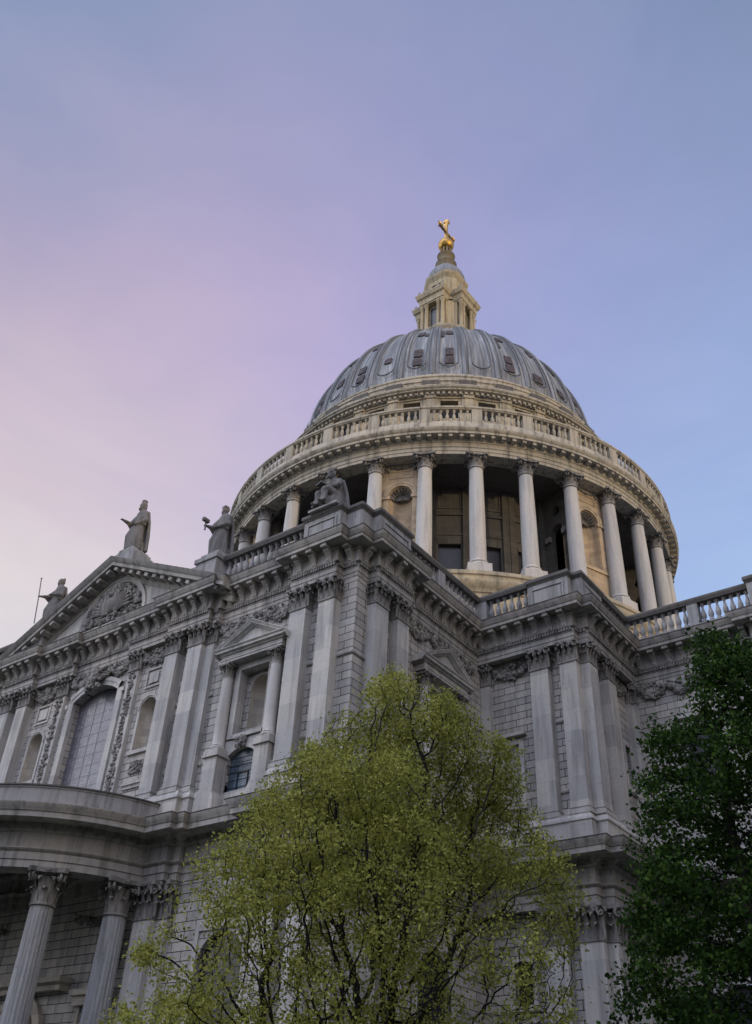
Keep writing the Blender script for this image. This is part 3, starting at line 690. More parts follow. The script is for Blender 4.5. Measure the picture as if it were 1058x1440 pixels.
# ---- bastion and choir windows
def dark_window(face, u0, u1, z0, z1, glass=MGL3, hood=True, name='window'):
    loc, rz = pl(face, (u0+u1)/2, 0, 0); hw = (u1-u0)/2
    w = mesh(name, MB().box(-hw-.02, hw+.02, .06 if name == 'blind_window' else .30, .34, z0-.02, z1+.02), glass, CATH, loc, rz, smooth=0)
    f = MB().box(-hw-.26, -hw, -.08, .1, z0, z1+.26).box(hw, hw+.26, -.08, .1, z0, z1+.26).box(-hw, hw, -.081, .1, z1, z1+.26).box(-hw-.34, hw+.34, -.16, .1, z0-.24, z0)
    if hood: f.box(-hw-.45, hw+.45, -.3, .02, z1+.42, z1+.58)
    mesh('surround', f, MS, w); return w
dark_window('BS', 19.95, 20.85, 18.2, 21.4, glass=MW, name='blind_window'); dark_window('BS', 20.05, 20.98, 9.12, 10.9, hood=False); dark_window('BS', 20.05, 20.98, 4.5, 6.6, hood=False)
dark_window('BE', -20.5, -19.85, 19.9, 22.3, hood=False); dark_window('BE', -23.3, -22.4, 9.12, 10.9, hood=False)
for c in (28.6, 41.5, 50): dark_window('C', c-1.0, c+1.0, 19.4, 23.2, hood=True); dark_window('C', c-1.3, c+1.3, 3.2, 10.5, hood=False)
for sd in (-1, 1): dark_window('S', sd*12.7-1.35, sd*12.7+1.35, 3.2, 10.7, hood=False)
dark_window('E', -31.35, -28.65, 3.2, 10.7, hood=False)

# ---- parapet balustrades
BAL = [(.11, 0), (.15, 0), (.15, .10), (.09, .13), (.085, .18), (.13, .26), (.165, .38), (.155, .50), (.10, .66), (.065, .84), (.065, .92), (.10, .97), (.10, 1.0), (.14, 1.04), (.14, 1.14), (.11, 1.14)]
bal_mesh = mesh('baluster', MB().lathe(BAL, 10), MP, None)
def balustrade(face, u0, u1, piers=(), out=-.02, n=None, z0=28.52):
    """open balustrade between u0 and u1 on a face, base course, rail and pedestals; every baluster a sub-part"""
    loc, rz = pl(face, 0, 0, out); D = .24
    o = MB().box(u0, u1, -D, D, z0, z0+.5).box(u0, u1, -D-.07, D+.07, z0, z0+.26)
    o = mesh('balustrade', o, MP, CATH, loc, rz)
    rl = MB().path([(u0, -.0), (u1, -.0)], [(-.30, 30.34), (.30, 30.34), (.30, 30.40), (.36, 30.48), (.36, 30.62), (.33, 30.68), (-.33, 30.68), (-.36, 30.62), (-.36, 30.48), (-.30, 30.34)])
    mesh('rail', rl, MK, o)
    edges = sorted([u0, u1]+[p for q in piers for p in q])
    for q in piers: mesh('pier', MB().box(q[0], q[1], -D-.03, D+.03, z0+.2, 30.36), MP, o)
    for a, b_ in zip(edges[0::2], edges[1::2]):
        k = max(1, round((b_-a)/.43))
        for j in range(k):
            c = bal_mesh.copy(); COL.objects.link(c); c.parent = o; c.location = (a+(j+.5)*(b_-a)/k, 0, 29.08); c.scale = (1, 1, 1.12)
    return o
def attic_block(face, u0, u1, out=.50, depth=1.5, panel=True, z1=30.76):
    loc, rz = pl(face, (u0+u1)/2, 0, out); hw = (u1-u0)/2
    o = MB().box(-hw-.05, hw+.05, -.05, depth, 28.52, 28.86).box(-hw, hw, 0, depth, 28.86, z1-.36)
    cp_ = MB().path([(-hw, depth), (-hw, 0), (hw, 0), (hw, depth)], [(-.05, z1-.40), (.02, z1-.40), (.05, z1-.32), (.14, z1-.22), (.14, z1-.06), (.10, z1), (-.05, z1+.01)])
    cp_.box(-hw-.09, hw+.09, -.09, depth, z1-.2, z1-.02)
    o = mesh('attic_block', o, MP, CATH, loc, rz); mesh('coping', cp_, MK, o)
    if panel:
        f = MB()
        for a, b_, c, d in ((-hw+.25, hw-.25, 28.98, 29.07), (-hw+.25, hw-.25, 30.02, 30.11), (-hw+.25, -hw+.34, 29.07, 30.02), (hw-.34, hw-.25, 29.07, 30.02)): f.box(a, b_, -.06, .02, c, d)
        f.box(-hw+.44, hw-.44, -.03, .02, 29.17, 29.92); mesh('panel', f, MP, o)
    return o
balustrade('S', 9.2, 15.3); balustrade('S', -15.3, -9.2)
attic_block('S', 15.3, 17.75, r_-.05); attic_block('S', -17.75, -15.3, r_-.05)
attic_block('S', 16.4, 18.64, 0, 1.8, False); attic_block('E', Y0+.03, -35, 0.02, 1.8, False)
attic_block('E', Y0+.95, -33.3, r_-.05); attic_block('W', -33.3+0, Y0+.95+0, 0, 1.5, False) if False else None
balustrade('E', -33.3, -25.55, piers=((-30.2, -29.5),))
attic_block('BS', 22.1, 24.60, r_-.04); balustrade('BS', 18.75, 22.1, out=r_-.25, piers=((18.75, 19.4),))
attic_block('BS', 23.2, 24.60, 0.02, 1.6, False); attic_block('BE', YB+.02, -22.6, r_-.04); 
balustrade('BE', -22.6, -19.4, out=r_-.25)
balustrade('C', 25.0, 32.5, piers=((28.92, 29.55),)); attic_block('C', 32.5, 34.1, r_-.1, 1.5, True, 30.95); balustrade('C', 34.1, 44)
COL.objects.unlink(bal_mesh); bpy.data.objects.remove(bal_mesh)

# ---- pediment
PH, PZ0, PZ1 = 10.45, 28.42, 33.36
m = MB(); y = Y0-.55
m.prism([(-9.3, 28.45), (9.3, 28.45), (0, 28.45+9.3*.468)], Y0-.28, Y0+1.2)
PED = mesh('pediment', m, MS, CATH)
m = MB(); sl_ = (PZ1-PZ0)/PH; ca = math.cos(math.atan(sl_))
prof = [(-1.05, .25), (-1.05, .34), (-.98, .36), (-.72, .38), (-.68, .46), (-.66, .50), (-.52, .52), (-.50, 1.20), (-.30, 1.22), (-.28, 1.26), (-.16, 1.34), (-.02, 1.44), (.0, 1.45), (.02, -1.0)]
rk = [(-PH, PZ0), (0, PZ1), (PH, PZ0)]
vs = [(x, Y0-o, z+d/ca) for d, o in prof for x, z in rk]; n = len(prof)
m.add(vs, [(i*3+k, i*3+k+1, (i+1)*3+k+1, (i+1)*3+k) for i in range(n-1) for k in range(2)]+[tuple(i*3 for i in range(n)), tuple(i*3+2 for i in range(n))])
mesh('raking_cornice', m, MT, PED)
b_ = MB().box(-.17, .17, -1.12, -.3, -.70, -.50); q0 = None
for sd in (-1, 1):
    for i in range(13):
        t = (i+.6)/13.4; x = sd*PH*(1-t); z = PZ0+(PZ1-PZ0)*t
        o = mesh('modillion', b_, MT, PED) if q0 is None else dup(q0, None, None, PED)
        q0 = q0 or o; o.location = (x, Y0, z-.08); o.rotation_euler = (0, sd*math.atan(sl_), 0)

m = MB(); archivolt(m, 0, 2.75, 29.15, .28, Y0-.36, Y0-.26, 24); m.box(-3.05, 3.05, Y0-.37, Y0-.2, 28.9, 29.15); mesh('relief_frame', m, MS, PED)
m = MB(); q = random.Random(3)
for i in range(520):
    a = q.uniform(0, math.pi); rad = 2.62*math.sqrt(q.random()); x, z = rad*math.cos(a), 29.2+rad*math.sin(a)*.97
    amp = .5+.5*noise.noise(Vector((x*1.3, z*1.3, 2)))
    s_ = q.uniform(.07, .2); m.ball((x, Y0-.28-.16*amp, z), (s_, s_*.9, s_*q.uniform(.5, 1.3)), 6, 4)
for i in range(20):
    a = q.uniform(.15, math.pi-.15); rad = q.uniform(.5, 2.2); m.merge(volute(q.uniform(.2, .45), .075), Matrix.Translation((rad*math.cos(a), Y0-.50, 29.3+rad*math.sin(a))) @ Matrix.Rotation(q.uniform(0, 6), 4, 'Y'))
for sd in (-1, 1):       # feathered fans each side of an upright bird body
    for i in range(9):
        a = R(8+i*12); m.tube([(sd*.25, Y0-.45, 29.7), (sd*(.25+.9*math.cos(a)), Y0-.58, 29.7+.9*math.sin(a)), (sd*(.25+1.75*math.cos(a)), Y0-.5, 29.7+1.75*math.sin(a)*.95)], [.05, .13, .05], 6)
m.ball((0, Y0-.55, 30.2), (.3, .25, .6), 10, 8); m.ball((-.1, Y0-.68, 30.95), .18, 8, 6)
mesh('carved_relief', m, MC, PED)

# ---- portico
PC = (0, Y0+1.1); PR = 7.38
m = MB(); A0, A1 = 187, 353
m.lathe([(6.75, 12.95), (7.85, 12.95), (7.85, 13.28), (7.9, 13.29), (7.9, 13.62), (7.95, 13.64), (8.03, 13.74), (8.03, 13.78), (7.87, 13.80), (7.87, 14.46), (7.93, 14.48), (8.03, 14.56), (8.03, 14.62), (8.2, 14.72), (8.35, 14.84), (8.95, 14.86), (8.95, 15.10), (9.0, 15.12), (9.04, 15.22), (9.18, 15.40), (9.18, ZL), (6.75, ZL+.1), (6.75, 12.95)], 90, PC, A0, A1)
PE = mesh('portico', m, MT, CATH)
m = MB()
for i in range(150):
    a = R(A0+2+(A1-A0-4)*(i+.5)/150); b_ = MB().box(-.06, .06, -8.3, -8.0, 14.63, 14.80); m.merge(b_, Matrix.Translation((PC[0], PC[1], 0)) @ Matrix.Rotation(a+math.pi/2, 4, 'Z'))
mesh('dentil_row', m, MC, PE)
m = MB(); m.lathe([(7.7, ZL), (8.30, ZL), (8.30, 16.36), (8.34, 16.38), (8.34, 16.46), (7.7, 16.5), (7.7, ZL)], 90, PC, A0, A1); PPA = mesh('parapet', m, MP, PE); m = MB(); m.lathe([(7.66, 16.47), (8.40, 16.465), (8.40, 16.53), (7.66, 16.57), (7.66, 16.47)], 90, PC, A0, A1); mesh('coping', m, MK, PPA)
m = MB(); m.lathe([(7.8, 15.5), (.01, 15.75)], 60, PC, 180, 360); mesh('roof', m, MROOF, PE)
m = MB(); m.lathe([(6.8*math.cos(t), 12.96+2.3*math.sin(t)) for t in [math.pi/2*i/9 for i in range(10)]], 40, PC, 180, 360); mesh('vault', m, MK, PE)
m = MB()
for sx in (-1, 1): m.box(min(sx*6.75, sx*7.9), max(sx*6.75, sx*7.9), Y0-.2, Y0+.4, 12.95, 15.5)
for i in range(5): m.lathe([(0.01, .18*(i+1)), (10.4-.4*i, .18*(i+1)), (10.4-.4*i, .18*i)], 48, PC, 180, 360)
mesh('steps', m, MPAVE, PE)
def fluted(r0, r1, h, nf=20):
    m = MB(); n = nf*4; rows = [0, .25, .5, .75, 1]
    prof = lambda t: r0+(r1-r0)*(t**1.6)
    vs = []; fs = []
    for t in rows:
        for k in range(n): 
            a = 2*math.pi*k/n; q = prof(t)*(1-.055*(k % 4 == 2)-.035*(k % 4 in (1, 3))); vs.append((q*math.cos(a), q*math.sin(a), t*h))
    for i in range(len(rows)-1):
        for k in range(n): fs.append((i*n+k, i*n+(k+1) % n, (i+1)*n+(k+1) % n, (i+1)*n+k))
    return m.add(vs, fs)
sh = fluted(.60, .515, 9.75); bs = MB().box(-.82, .82, -.82, .82, 0, .22).lathe([(.80, .22), (.82, .30), (.78, .42), (.68, .46), (.66, .54), (.72, .58), (.72, .66), (.64, .72), (.60, .80)], 28)
cr = cap_round(.53, 1.45); pc0 = None
for th in (71.8, 47, 16, -16, -47, -71.8):
    loc = (PC[0]+PR*math.sin(R(th)), PC[1]-PR*math.cos(R(th)), 1.72)
    if pc0 is None:
        MPC = stone('portico_column_stone', (.335, .345, .36), soot=.55, var=.22); pc0 = mesh('portico_column', sh, MPC, CATH, loc, R(th)); mesh('capital', cr, MC, pc0, (0, 0, 9.78)); mesh('base', bs, MPC, pc0, (0, 0, -.80))
    else: dup(pc0, loc, R(th), CATH)
# doorway wall under the portico
m = MB(); archivolt(m, 0, 1.5, 7.0, .5, Y0-.2, Y0+.02); m.box(-2.1, -1.5, Y0-.18, Y0+.02, .9, 7).box(1.5, 2.1, Y0-.18, Y0+.02, .9, 7)
m.path([(-3.2, Y0), (-3.2, Y0-.5), (3.2, Y0-.5), (3.2, Y0)], [(-.3, 8.9), (0, 8.9), (.05, 9.1), (.25, 9.2), (.3, 9.4), (-.3, 9.42)])
for sd in (-1, 1):
    m.box(sd*5.2-1.3, sd*5.2+1.3, Y0-.45, Y0+.02, 8.6, 8.85); m.box(sd*5.2-1.15, sd*5.2+1.15, Y0-.3, Y0+.02, 8.2, 8.6)
    m.box(sd*5.2-1.0, sd*5.2-.78, Y0-.1, Y0+.1, 3, 8.2); m.box(sd*5.2+.78, sd*5.2+1.0, Y0-.1, Y0+.1, 3, 8.2)
D = mesh('doorway', m, MN, CATH)
m = MB().box(-1.5, 1.5, Y0+.5, Y0+.6, .9, 8.5)
for i in range(2):
    for k in range(4): m.box(-1.3+i*1.45, -.15+i*1.45, Y0+.45, Y0+.51, 1.2+k*1.5, 2.5+k*1.5)
mesh('door', m, simple('oak_door', (.09, .05, .025), .5), D)
for sd in (-1, 1):
    k = MB(); lumps(k, [(sd*6.0+rnd.gauss(0, .25), Y0-.25, 10.2+rnd.gauss(0, .6)) for i in range(60)], .15, 2, .5, .8)
    lumps(k, [(sd*4.5+(i/60-.5)*3.6, Y0-.12, 12.2-.5*math.sin(math.pi*i/60)+rnd.uniform(-.15, .15)) for i in range(60)], .12, 7, .5, .8); mesh('carving', k, MC, D)

# ================================================================== DOME
def azl(th): return R(th)          # local -y turned th degrees from south towards east
m = MB(); m.lathe([(21.5, 27), (21.5, 37.6), (21.62, 37.65), (21.7, 37.9), (21.82, 38.0), (22.05, 38.3), (22.05, 38.5), (21.8, 38.6), (21.8, 38.95), (21.92, 39.0), (21.92, 39.30), (16.5, 39.36)], 128)
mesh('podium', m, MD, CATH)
COLR = 20.95; NB = 32; PH0 = 16.875
PIERS = [22.5+45*k for k in range(8)]
csh = MB().lathe([(.64, 1.2), (.635, 3.1), (.62, 5.6), (.585, 8.2), (.55, 10.04), (.60, 10.08), (.60, 10.18), (.55, 10.21), (.55, 10.30)], 28)
cbs = MB().box(-.90, .90, -.90, .90, -.06, .62).lathe([(.84, .62), (.87, .70), (.83, .82), (.72, .86), (.70, .92), (.77, .97), (.77, 1.06), (.68, 1.12), (.64, 1.22)], 28)
ccp = cap_round(.58, 1.22); c0 = None
for k in range(NB):
    th = PH0+11.25*k; loc = (COLR*math.sin(R(th)), -COLR*math.cos(R(th)), 39.40)
    if c0 is None:
        c0 = mesh('peristyle_column', csh, MO, CATH, loc, R(th)); mesh('base', cbs, MO, c0); mesh('capital', ccp, MC, c0, (0, 0, 10.10))
    else: dup(c0, loc, R(th), CATH)
# niche piers
pside = MB()
def pier_mesh():
    m = MB(); y = -20.38; hw = 1.72
    m.panel(rect(-hw, hw, 39.3, 50.8), [arch(0, .95, 43.0, 47.45)], y, .05)
    m.box(-hw, hw, y+.001 if False else y+1.2, y+1.25, 39.3, 50.8)
    side_h = [arch(18.5, .78, 39.4, 46.7), circ(18.5, 48.9, .5)]
    for sd in (-1, 1):
        s_ = MB(); s_.panel(rect(16.7, 20.38, 39.3, 50.8), side_h, 0, -.0)
        pside.add([(sd*hw, -x, z) for x, yy, z in s_.v], s_.f)
        for h in side_h:
            n = len(h); pside.add([(sd*hw, -x, z) for x, z in h]+[(sd*(hw-.5), -x, z) for x, z in h], [(i, (i+1) % n, (i+1) % n+n, i+n) for i in range(n)])
    return m
pm = pier_mesh()
pn = niche_shell(0, .95, 43.0, 47.45, -20.36, 14)
pf = MB(); archivolt(pf, 0, .97, 47.48, .42, -20.54, -20.36, 18)
for sd in (-1, 1):
    pf.box(sd*1.2-.2, sd*1.2+.2, -20.46, -20.36, 42.9, 47.3); pf.box(sd*1.25-.38, sd*1.25+.38, -20.56, -20.36, 47.2, 47.5)
pf.box(-1.6, 1.6, -20.5, -20.36, 42.6, 42.95); pf.box(-1.4, 1.4, -20.42, -20.36, 39.9, 42.2)
for a, b_, c, d in ((-1.0, 1.0, 50.0, 50.1), (-1.0, 1.0, 49.3, 49.4), (-1.0, -.9, 49.4, 50.0), (.9, 1.0, 49.4, 50.0)): pf.box(a, b_, -20.43, -20.37, c, d)
psh = MB()
for i in range(9):
    a = R(10+i*20); psh.tube([(0, -20.36+.5, 47.45), (.55*math.cos(a), -20.36+.62, 47.45+.55*math.sin(a)), (.9*math.cos(a), -20.36+.12, 47.45+.9*math.sin(a))], [.02, .09, .13], 6)
for i in range(11):
    t = math.pi*i/10; psh.ball((-.95*math.cos(t), -20.36+.95*math.sin(t)*1.0-.06, 47.42), .07, 6, 4)
psw = MB(); lumps(psw, [((i/40-.5)*2.0, -20.45, 50.55-.28*math.sin(math.pi*i/40)+rnd.uniform(-.05, .05)) for i in range(40)], .09, 5, .5, .9); lumps(psw, [(sd*1.1, -20.48, 50.45-k*.05) for sd in (-1, 1) for k in range(8)], .11, 6, .5, .9)
pa = [MB().box(sd*1.82-.14, sd*1.82+.14, -q-.28, -q+.28, 46.1, 46.6) for sd in (-1, 1) for q in (17.5, 19.5)]
p0 = None
for th in PIERS:
    if p0 is None:
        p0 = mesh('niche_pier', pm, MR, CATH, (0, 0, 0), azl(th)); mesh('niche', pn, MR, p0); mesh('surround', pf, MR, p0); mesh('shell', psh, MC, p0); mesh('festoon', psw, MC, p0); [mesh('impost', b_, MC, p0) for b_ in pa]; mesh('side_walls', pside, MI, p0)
    else: dup(p0, (0, 0, 0), azl(th), CATH)
# inner drum bays with windows
hwb = 16.85*math.tan(R(5.625))
bm_ = MB(); bm_.panel(rect(-hwb, hwb, 39.3, 51), [rect(-.92, .92, 42.4, 45.0)], -16.85, .35)
bm_.box(-hwb, hwb, -16.97, -16.8, 47.9, 48.15); bm_.box(-1.12, 1.12, -16.92, -16.8, 45.9, 46.1)
for i in range(5): bm_.prism([(-.95+i*.38+.02, 45.0), (-.57+i*.38-.02, 45.0), (-.57+i*.38+(i-2)*.05+.03, 45.75), (-.95+i*.38+(i-2)*.05-.03, 45.75)], -16.90, -16.8)
for sd in (-1, 1): bm_.box(sd*(hwb-.28)-.28, sd*(hwb-.28)+.28, -17.05, -16.8, 39.3, 50.7)
for a, b_, c, d in ((-1.0, 1.0, 50.2, 50.3), (-1.0, 1.0, 48.6, 48.7), (-1.0, -.9, 48.7, 50.2), (.9, 1.0, 48.7, 50.2)): bm_.box(a, b_, -16.92, -16.8, c, d)
gm_ = MB().box(-.95, .95, -16.56, -16.5, 42.3, 45.1); b0 = None
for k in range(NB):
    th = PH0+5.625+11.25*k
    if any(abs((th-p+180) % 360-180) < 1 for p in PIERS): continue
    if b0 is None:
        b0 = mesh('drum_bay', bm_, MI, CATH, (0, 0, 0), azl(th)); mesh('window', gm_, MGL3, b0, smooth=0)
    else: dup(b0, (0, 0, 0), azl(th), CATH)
# peristyle entablature, ceiling and gallery
m = MB(); m.lathe([(20.4, 50.9), (20.25, 50.8), (20.25, 50.68), (21.55, 50.68), (21.55, 50.98), (21.60, 50.99), (21.60, 51.30), (21.68, 51.36), (21.68, 51.44), (21.58, 51.45), (21.58, 51.84), (21.66, 51.88), (21.70, 51.98), (21.70, 52.22), (22.36, 52.24), (22.36, 52.46), (22.42, 52.50), (22.55, 52.72), (22.55, 52.80), (22.1, 52.86), (16.7, 52.9)], 192)
PEN = mesh('peristyle_entablature', m, MU, CATH)
m = MB(); m.lathe([(16.6, 50.78), (20.3, 50.80)], 96); mesh('ceiling', m, MK, PEN)  # underside of the peristyle in near-black stone
b_ = MB().box(-.16, .16, -22.26, -21.6, 51.98, 52.235); m = MB(); q0 = None
for k in range(160):
    th = 2.25*k
    if -114 < (th-33+180) % 360-180 < 110:       # the ones on the side that can be seen
        if q0 is None: q0 = mesh('modillion', b_, MU, PEN, (0, 0, 0), R(th))
        else: dup(q0, (0, 0, 0), R(th), PEN)
    else: m.merge(b_, Matrix.Rotation(R(th), 4, 'Z'))
o = mesh('modillion', m, MU, PEN); o['kind'] = 'stuff'
m = MB(); m.lathe([(21.75, 52.8), (22.22, 52.8), (22.22, 53.45), (22.15, 53.55), (22.10, 53.72), (21.80, 53.72), (21.75, 52.8)], 192)
GAL = mesh('stone_gallery', m, MU, CATH)
m = MB(); m.lathe([(21.72, 55.0), (22.16, 55.0), (22.2, 55.08), (22.28, 55.14), (22.28, 55.30), (22.2, 55.36), (21.75, 55.36), (21.72, 55.0)], 192); mesh('rail', m, MU, GAL)
pdm = MB().box(-.44, .44, -22.20, -21.74, 53.3, 55.05); q0 = None
for k in range(NB):
    if q0 is None: q0 = mesh('pedestal', pdm, MU, GAL, (0, 0, 0), R(PH0))
    else: dup(q0, (0, 0, 0), R(PH0+11.25*k), GAL)
m = MB(); b_ = MB().lathe([(.10, 0), (.14, .02), (.14, .1), (.08, .14), (.15, .35), (.17, .5), (.12, .75), (.06, .95), (.11, 1.08), (.14, 1.14), (.14, 1.30)], 8)
for k in range(NB):
    for j in range(6):
        th = R(PH0+11.25*k+5.625+(j-2.5)*1.45); m.merge(b_, Matrix.Translation((21.96*math.sin(th), -21.96*math.cos(th), 53.71)))
o = mesh('baluster', m, MU, GAL); o['kind'] = 'stuff'
m = MB(); m.lathe([(21.9, 52.9), (17.3, 53.0)], 64); mesh('walkway', m, MROOF, GAL)
# attic drum
AR = 17.4; hwa = AR*math.tan(R(5.625))
am = MB(); am.panel(rect(-hwa, hwa, 52.8, 61.6), [rect(-.80, .80, 58.3, 60.35)], -AR, .5)
am.box(-hwa, hwa, -AR-.10, -AR+.05, 57.6, 57.9)
for sd in (-1, 1):
    am.box(sd*(hwa-.02)-.42, sd*(hwa-.02)+.42, -AR-.26, -AR+.02, 53, 60.75); am.box(sd*(hwa-.02)-.62, sd*(hwa-.02)+.62, -AR-.14, -AR+.02, 53, 60.8)
    am.box(sd*(hwa-.02)-.50, sd*(hwa-.02)+.50, -AR-.34, -AR, 60.5, 60.82)
    am.box(sd*.95-.14, sd*.95+.14, -AR-.10, -AR+.02, 58.0, 60.4)
am.box(-1.09, 1.09, -AR-.11, -AR+.02, 60.35, 60.55); am.box(-1.15, 1.15, -AR-.2, -AR+.02, 60.6, 60.72)
ag = MB().box(-.85, .85, -AR+.46, -AR+.5, 58.2, 60.45); a0_ = None
for k in range(NB):
    th = PH0+5.625+11.25*k
    if a0_ is None:
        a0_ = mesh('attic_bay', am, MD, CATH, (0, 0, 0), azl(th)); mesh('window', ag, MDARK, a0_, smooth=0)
    else: dup(a0_, (0, 0, 0), azl(th), CATH)
m = MB(); m.lathe([(17.2, 60.7), (17.56, 60.72), (17.62, 60.82), (17.66, 60.84), (17.66, 61.06), (17.74, 61.08), (17.85, 61.1), (18.15, 61.2), (18.15, 61.32), (18.3, 61.44), (18.3, 61.52), (17.78, 61.58), (17.78, 61.95), (17.88, 62.0), (17.88, 62.14), (17.6, 62.2), (17.35, 62.24), (17.35, 62.95), (17.45, 63.0), (17.45, 63.16), (17.2, 63.22), (16.9, 63.26), (16.9, 64.0), (16.98, 64.06), (16.98, 64.2), (16.7, 64.3), (16.45, 64.36), (16.45, 64.8), (16.3, 65.0), (15.9, 65.1)], 192)
ATC = mesh('attic_cornice', m, MU, CATH)
m = MB(); b_ = MB().box(-.13, .13, -17.98, -17.6, 60.84, 61.09)
for k in range(224): m.merge(b_, Matrix.Rotation(2*math.pi*k/224, 4, 'Z'))
m.lathe([(17.6, 60.83), (17.8, 60.83), (17.8, 61.08), (17.6, 61.08)], 128); mesh('dentil_row', m, MU, ATC)
q0 = None
for k in range(NB):
    if q0 is None: q0 = mesh('parapet_block', MB().box(-.8, .8, -17.72, -17.2, 62.2, 62.85), MK, ATC, (0, 0, 0), R(PH0))
    else: dup(q0, (0, 0, 0), R(PH0+11.25*k), ATC)

# dome shell
RD, ZD, HD = 16.2, 63.2, 19.0
def dome_r(z): return RD*math.sqrt(max(0, 1-((z-ZD)/HD)**2))
def smooth(a, b, x):
    t = max(0, min(1, (x-a)/(b-a))); return t*t*(3-2*t)
ts = [math.asin((65.0-ZD)/HD)+(R(76.5)-math.asin((65.0-ZD)/HD))*i/110 for i in range(111)]
NA = NB*26; vs = []; fs = []
for i, t in enumerate(ts):
    z = ZD+HD*math.sin(t); rr = RD*math.cos(t); hgt = (t-ts[0])*18.5
    for k in range(NA):
        s_ = ((k/26+.5) % 1)*2-1          # -1..1 across a bay, 0 = bay middle
        a = R(-90+PH0+5.625+11.25*k/26); bw = rr*R(11.25)/2
        e = 0.0; x = abs(s_)
        e += .16*(1-smooth(.0, .10, abs(x-1))) + .12*(1-smooth(.20, .28, abs(x-1)))      # standing rib with shoulders
        # sunk panel with a rounded foot
        px_, pz_ = s_*bw, hgt-.95
        hwp = bw*.60; cz = hwp
        if pz_ < cz: dist = math.hypot(px_, max(0, cz-pz_))-hwp
        else: dist = abs(px_)-hwp
        e += .16*math.exp(-((dist-.05)/.11)**2) - .07*(1-smooth(-.12, .0, dist))
        fade = 1-smooth(11, 18.5, hgt)
        q = rr+e*(.15+.85*fade)*math.cos(t); zz = z+e*(.15+.85*fade)*math.sin(t)
        vs.append((q*math.cos(a), q*math.sin(a), zz))
for i in range(len(ts)-1):
    for k in range(NA): fs.append((i*NA+k, i*NA+(k+1) % NA, (i+1)*NA+(k+1) % NA, (i+1)*NA+k))
m = MB(); m.add(vs, fs)
DOME = mesh('dome_shell', m, ML, CATH, smooth=60)
def on_dome(hg, ang, o=.10):
    t = ts[0]+hg/18.5; rr = RD*math.cos(t)+o*math.cos(t); a = R(-90)+ang; return (rr*math.cos(a), rr*math.sin(a), ZD+(HD+o)*math.sin(t))
bd = MB(); pts = []; hb = R(11.25)/2
for i in range(14): pts.append((13.5-i*(13.5-2.2)/13, -1))
for i in range(13): a = math.pi*i/12; pts.append((2.2-1.0*math.sin(a), -math.cos(a)))
for i in range(14): pts.append((2.2+i*(13.5-2.2)/13, 1))
bd.tube([on_dome(h_, sx*hb*.60) for h_, sx in pts], [.07]*len(pts), 5)
rb_ = [MB().tube([on_dome(.2+i*17/20, sx*hb*.80, .16) for i in range(21)], [.04]*21, 4) for sx in (-1, 1)]
for k in range(NB):
    th = R(PH0+5.625+11.25*k)
    if k == 0: o1 = mesh('panel_bead', bd, MLD, DOME, (0, 0, 0), th); o2 = mesh('rib_seam', rb_[0], MLD, DOME, (0, 0, 0), th); o3 = mesh('rib_seam', rb_[1], MLD, DOME, (0, 0, 0), th)
    else: dup(o1, (0, 0, 0), th, DOME); dup(o2, (0, 0, 0), th, DOME); dup(o3, (0, 0, 0), th, DOME)
q = random.Random(21)
def vent(th, z0, z1, hw):
    m = MB(); n = 5; rows = []
    for i in range(n+1):
        z = z0+(z1-z0)*i/n; t = math.asin((z-ZD)/HD); rr = RD*math.cos(t); row = []
        for xx in (-hw, hw):
            for o in (-.02, .05): row.append((xx, -(rr+o*math.cos(t)), z+o*math.sin(t)))
        rows.append([row[1], row[3], row[2], row[0]])
    m.loft(rows); return mesh('vent', m, MVENT, DOME, (0, 0, 0), R(th))
for k in range(NB):
    th = PH0+5.625+11.25*k
    if k % 8 == 2: continue
    w_ = q.uniform(.42, .6)
    if q.random() < .88: vent(th+q.uniform(-.3, .3), 66.8, 67.8+q.uniform(-.15, .3), w_)
    if q.random() < .8: vent(th+q.uniform(-.3, .3), 68.25, 69.3+q.uniform(-.2, .4), w_*q.uniform(.8, 1.1))
    if q.random() < .55: vent(th+q.uniform(-.6, .6), 73.2, 74.3, w_*.8)
    if q.random() < .55: vent(th+q.choice((-2.6, 2.6)), 72.0+q.uniform(-1, 1), 73.0+q.uniform(0, 1.4), .22)

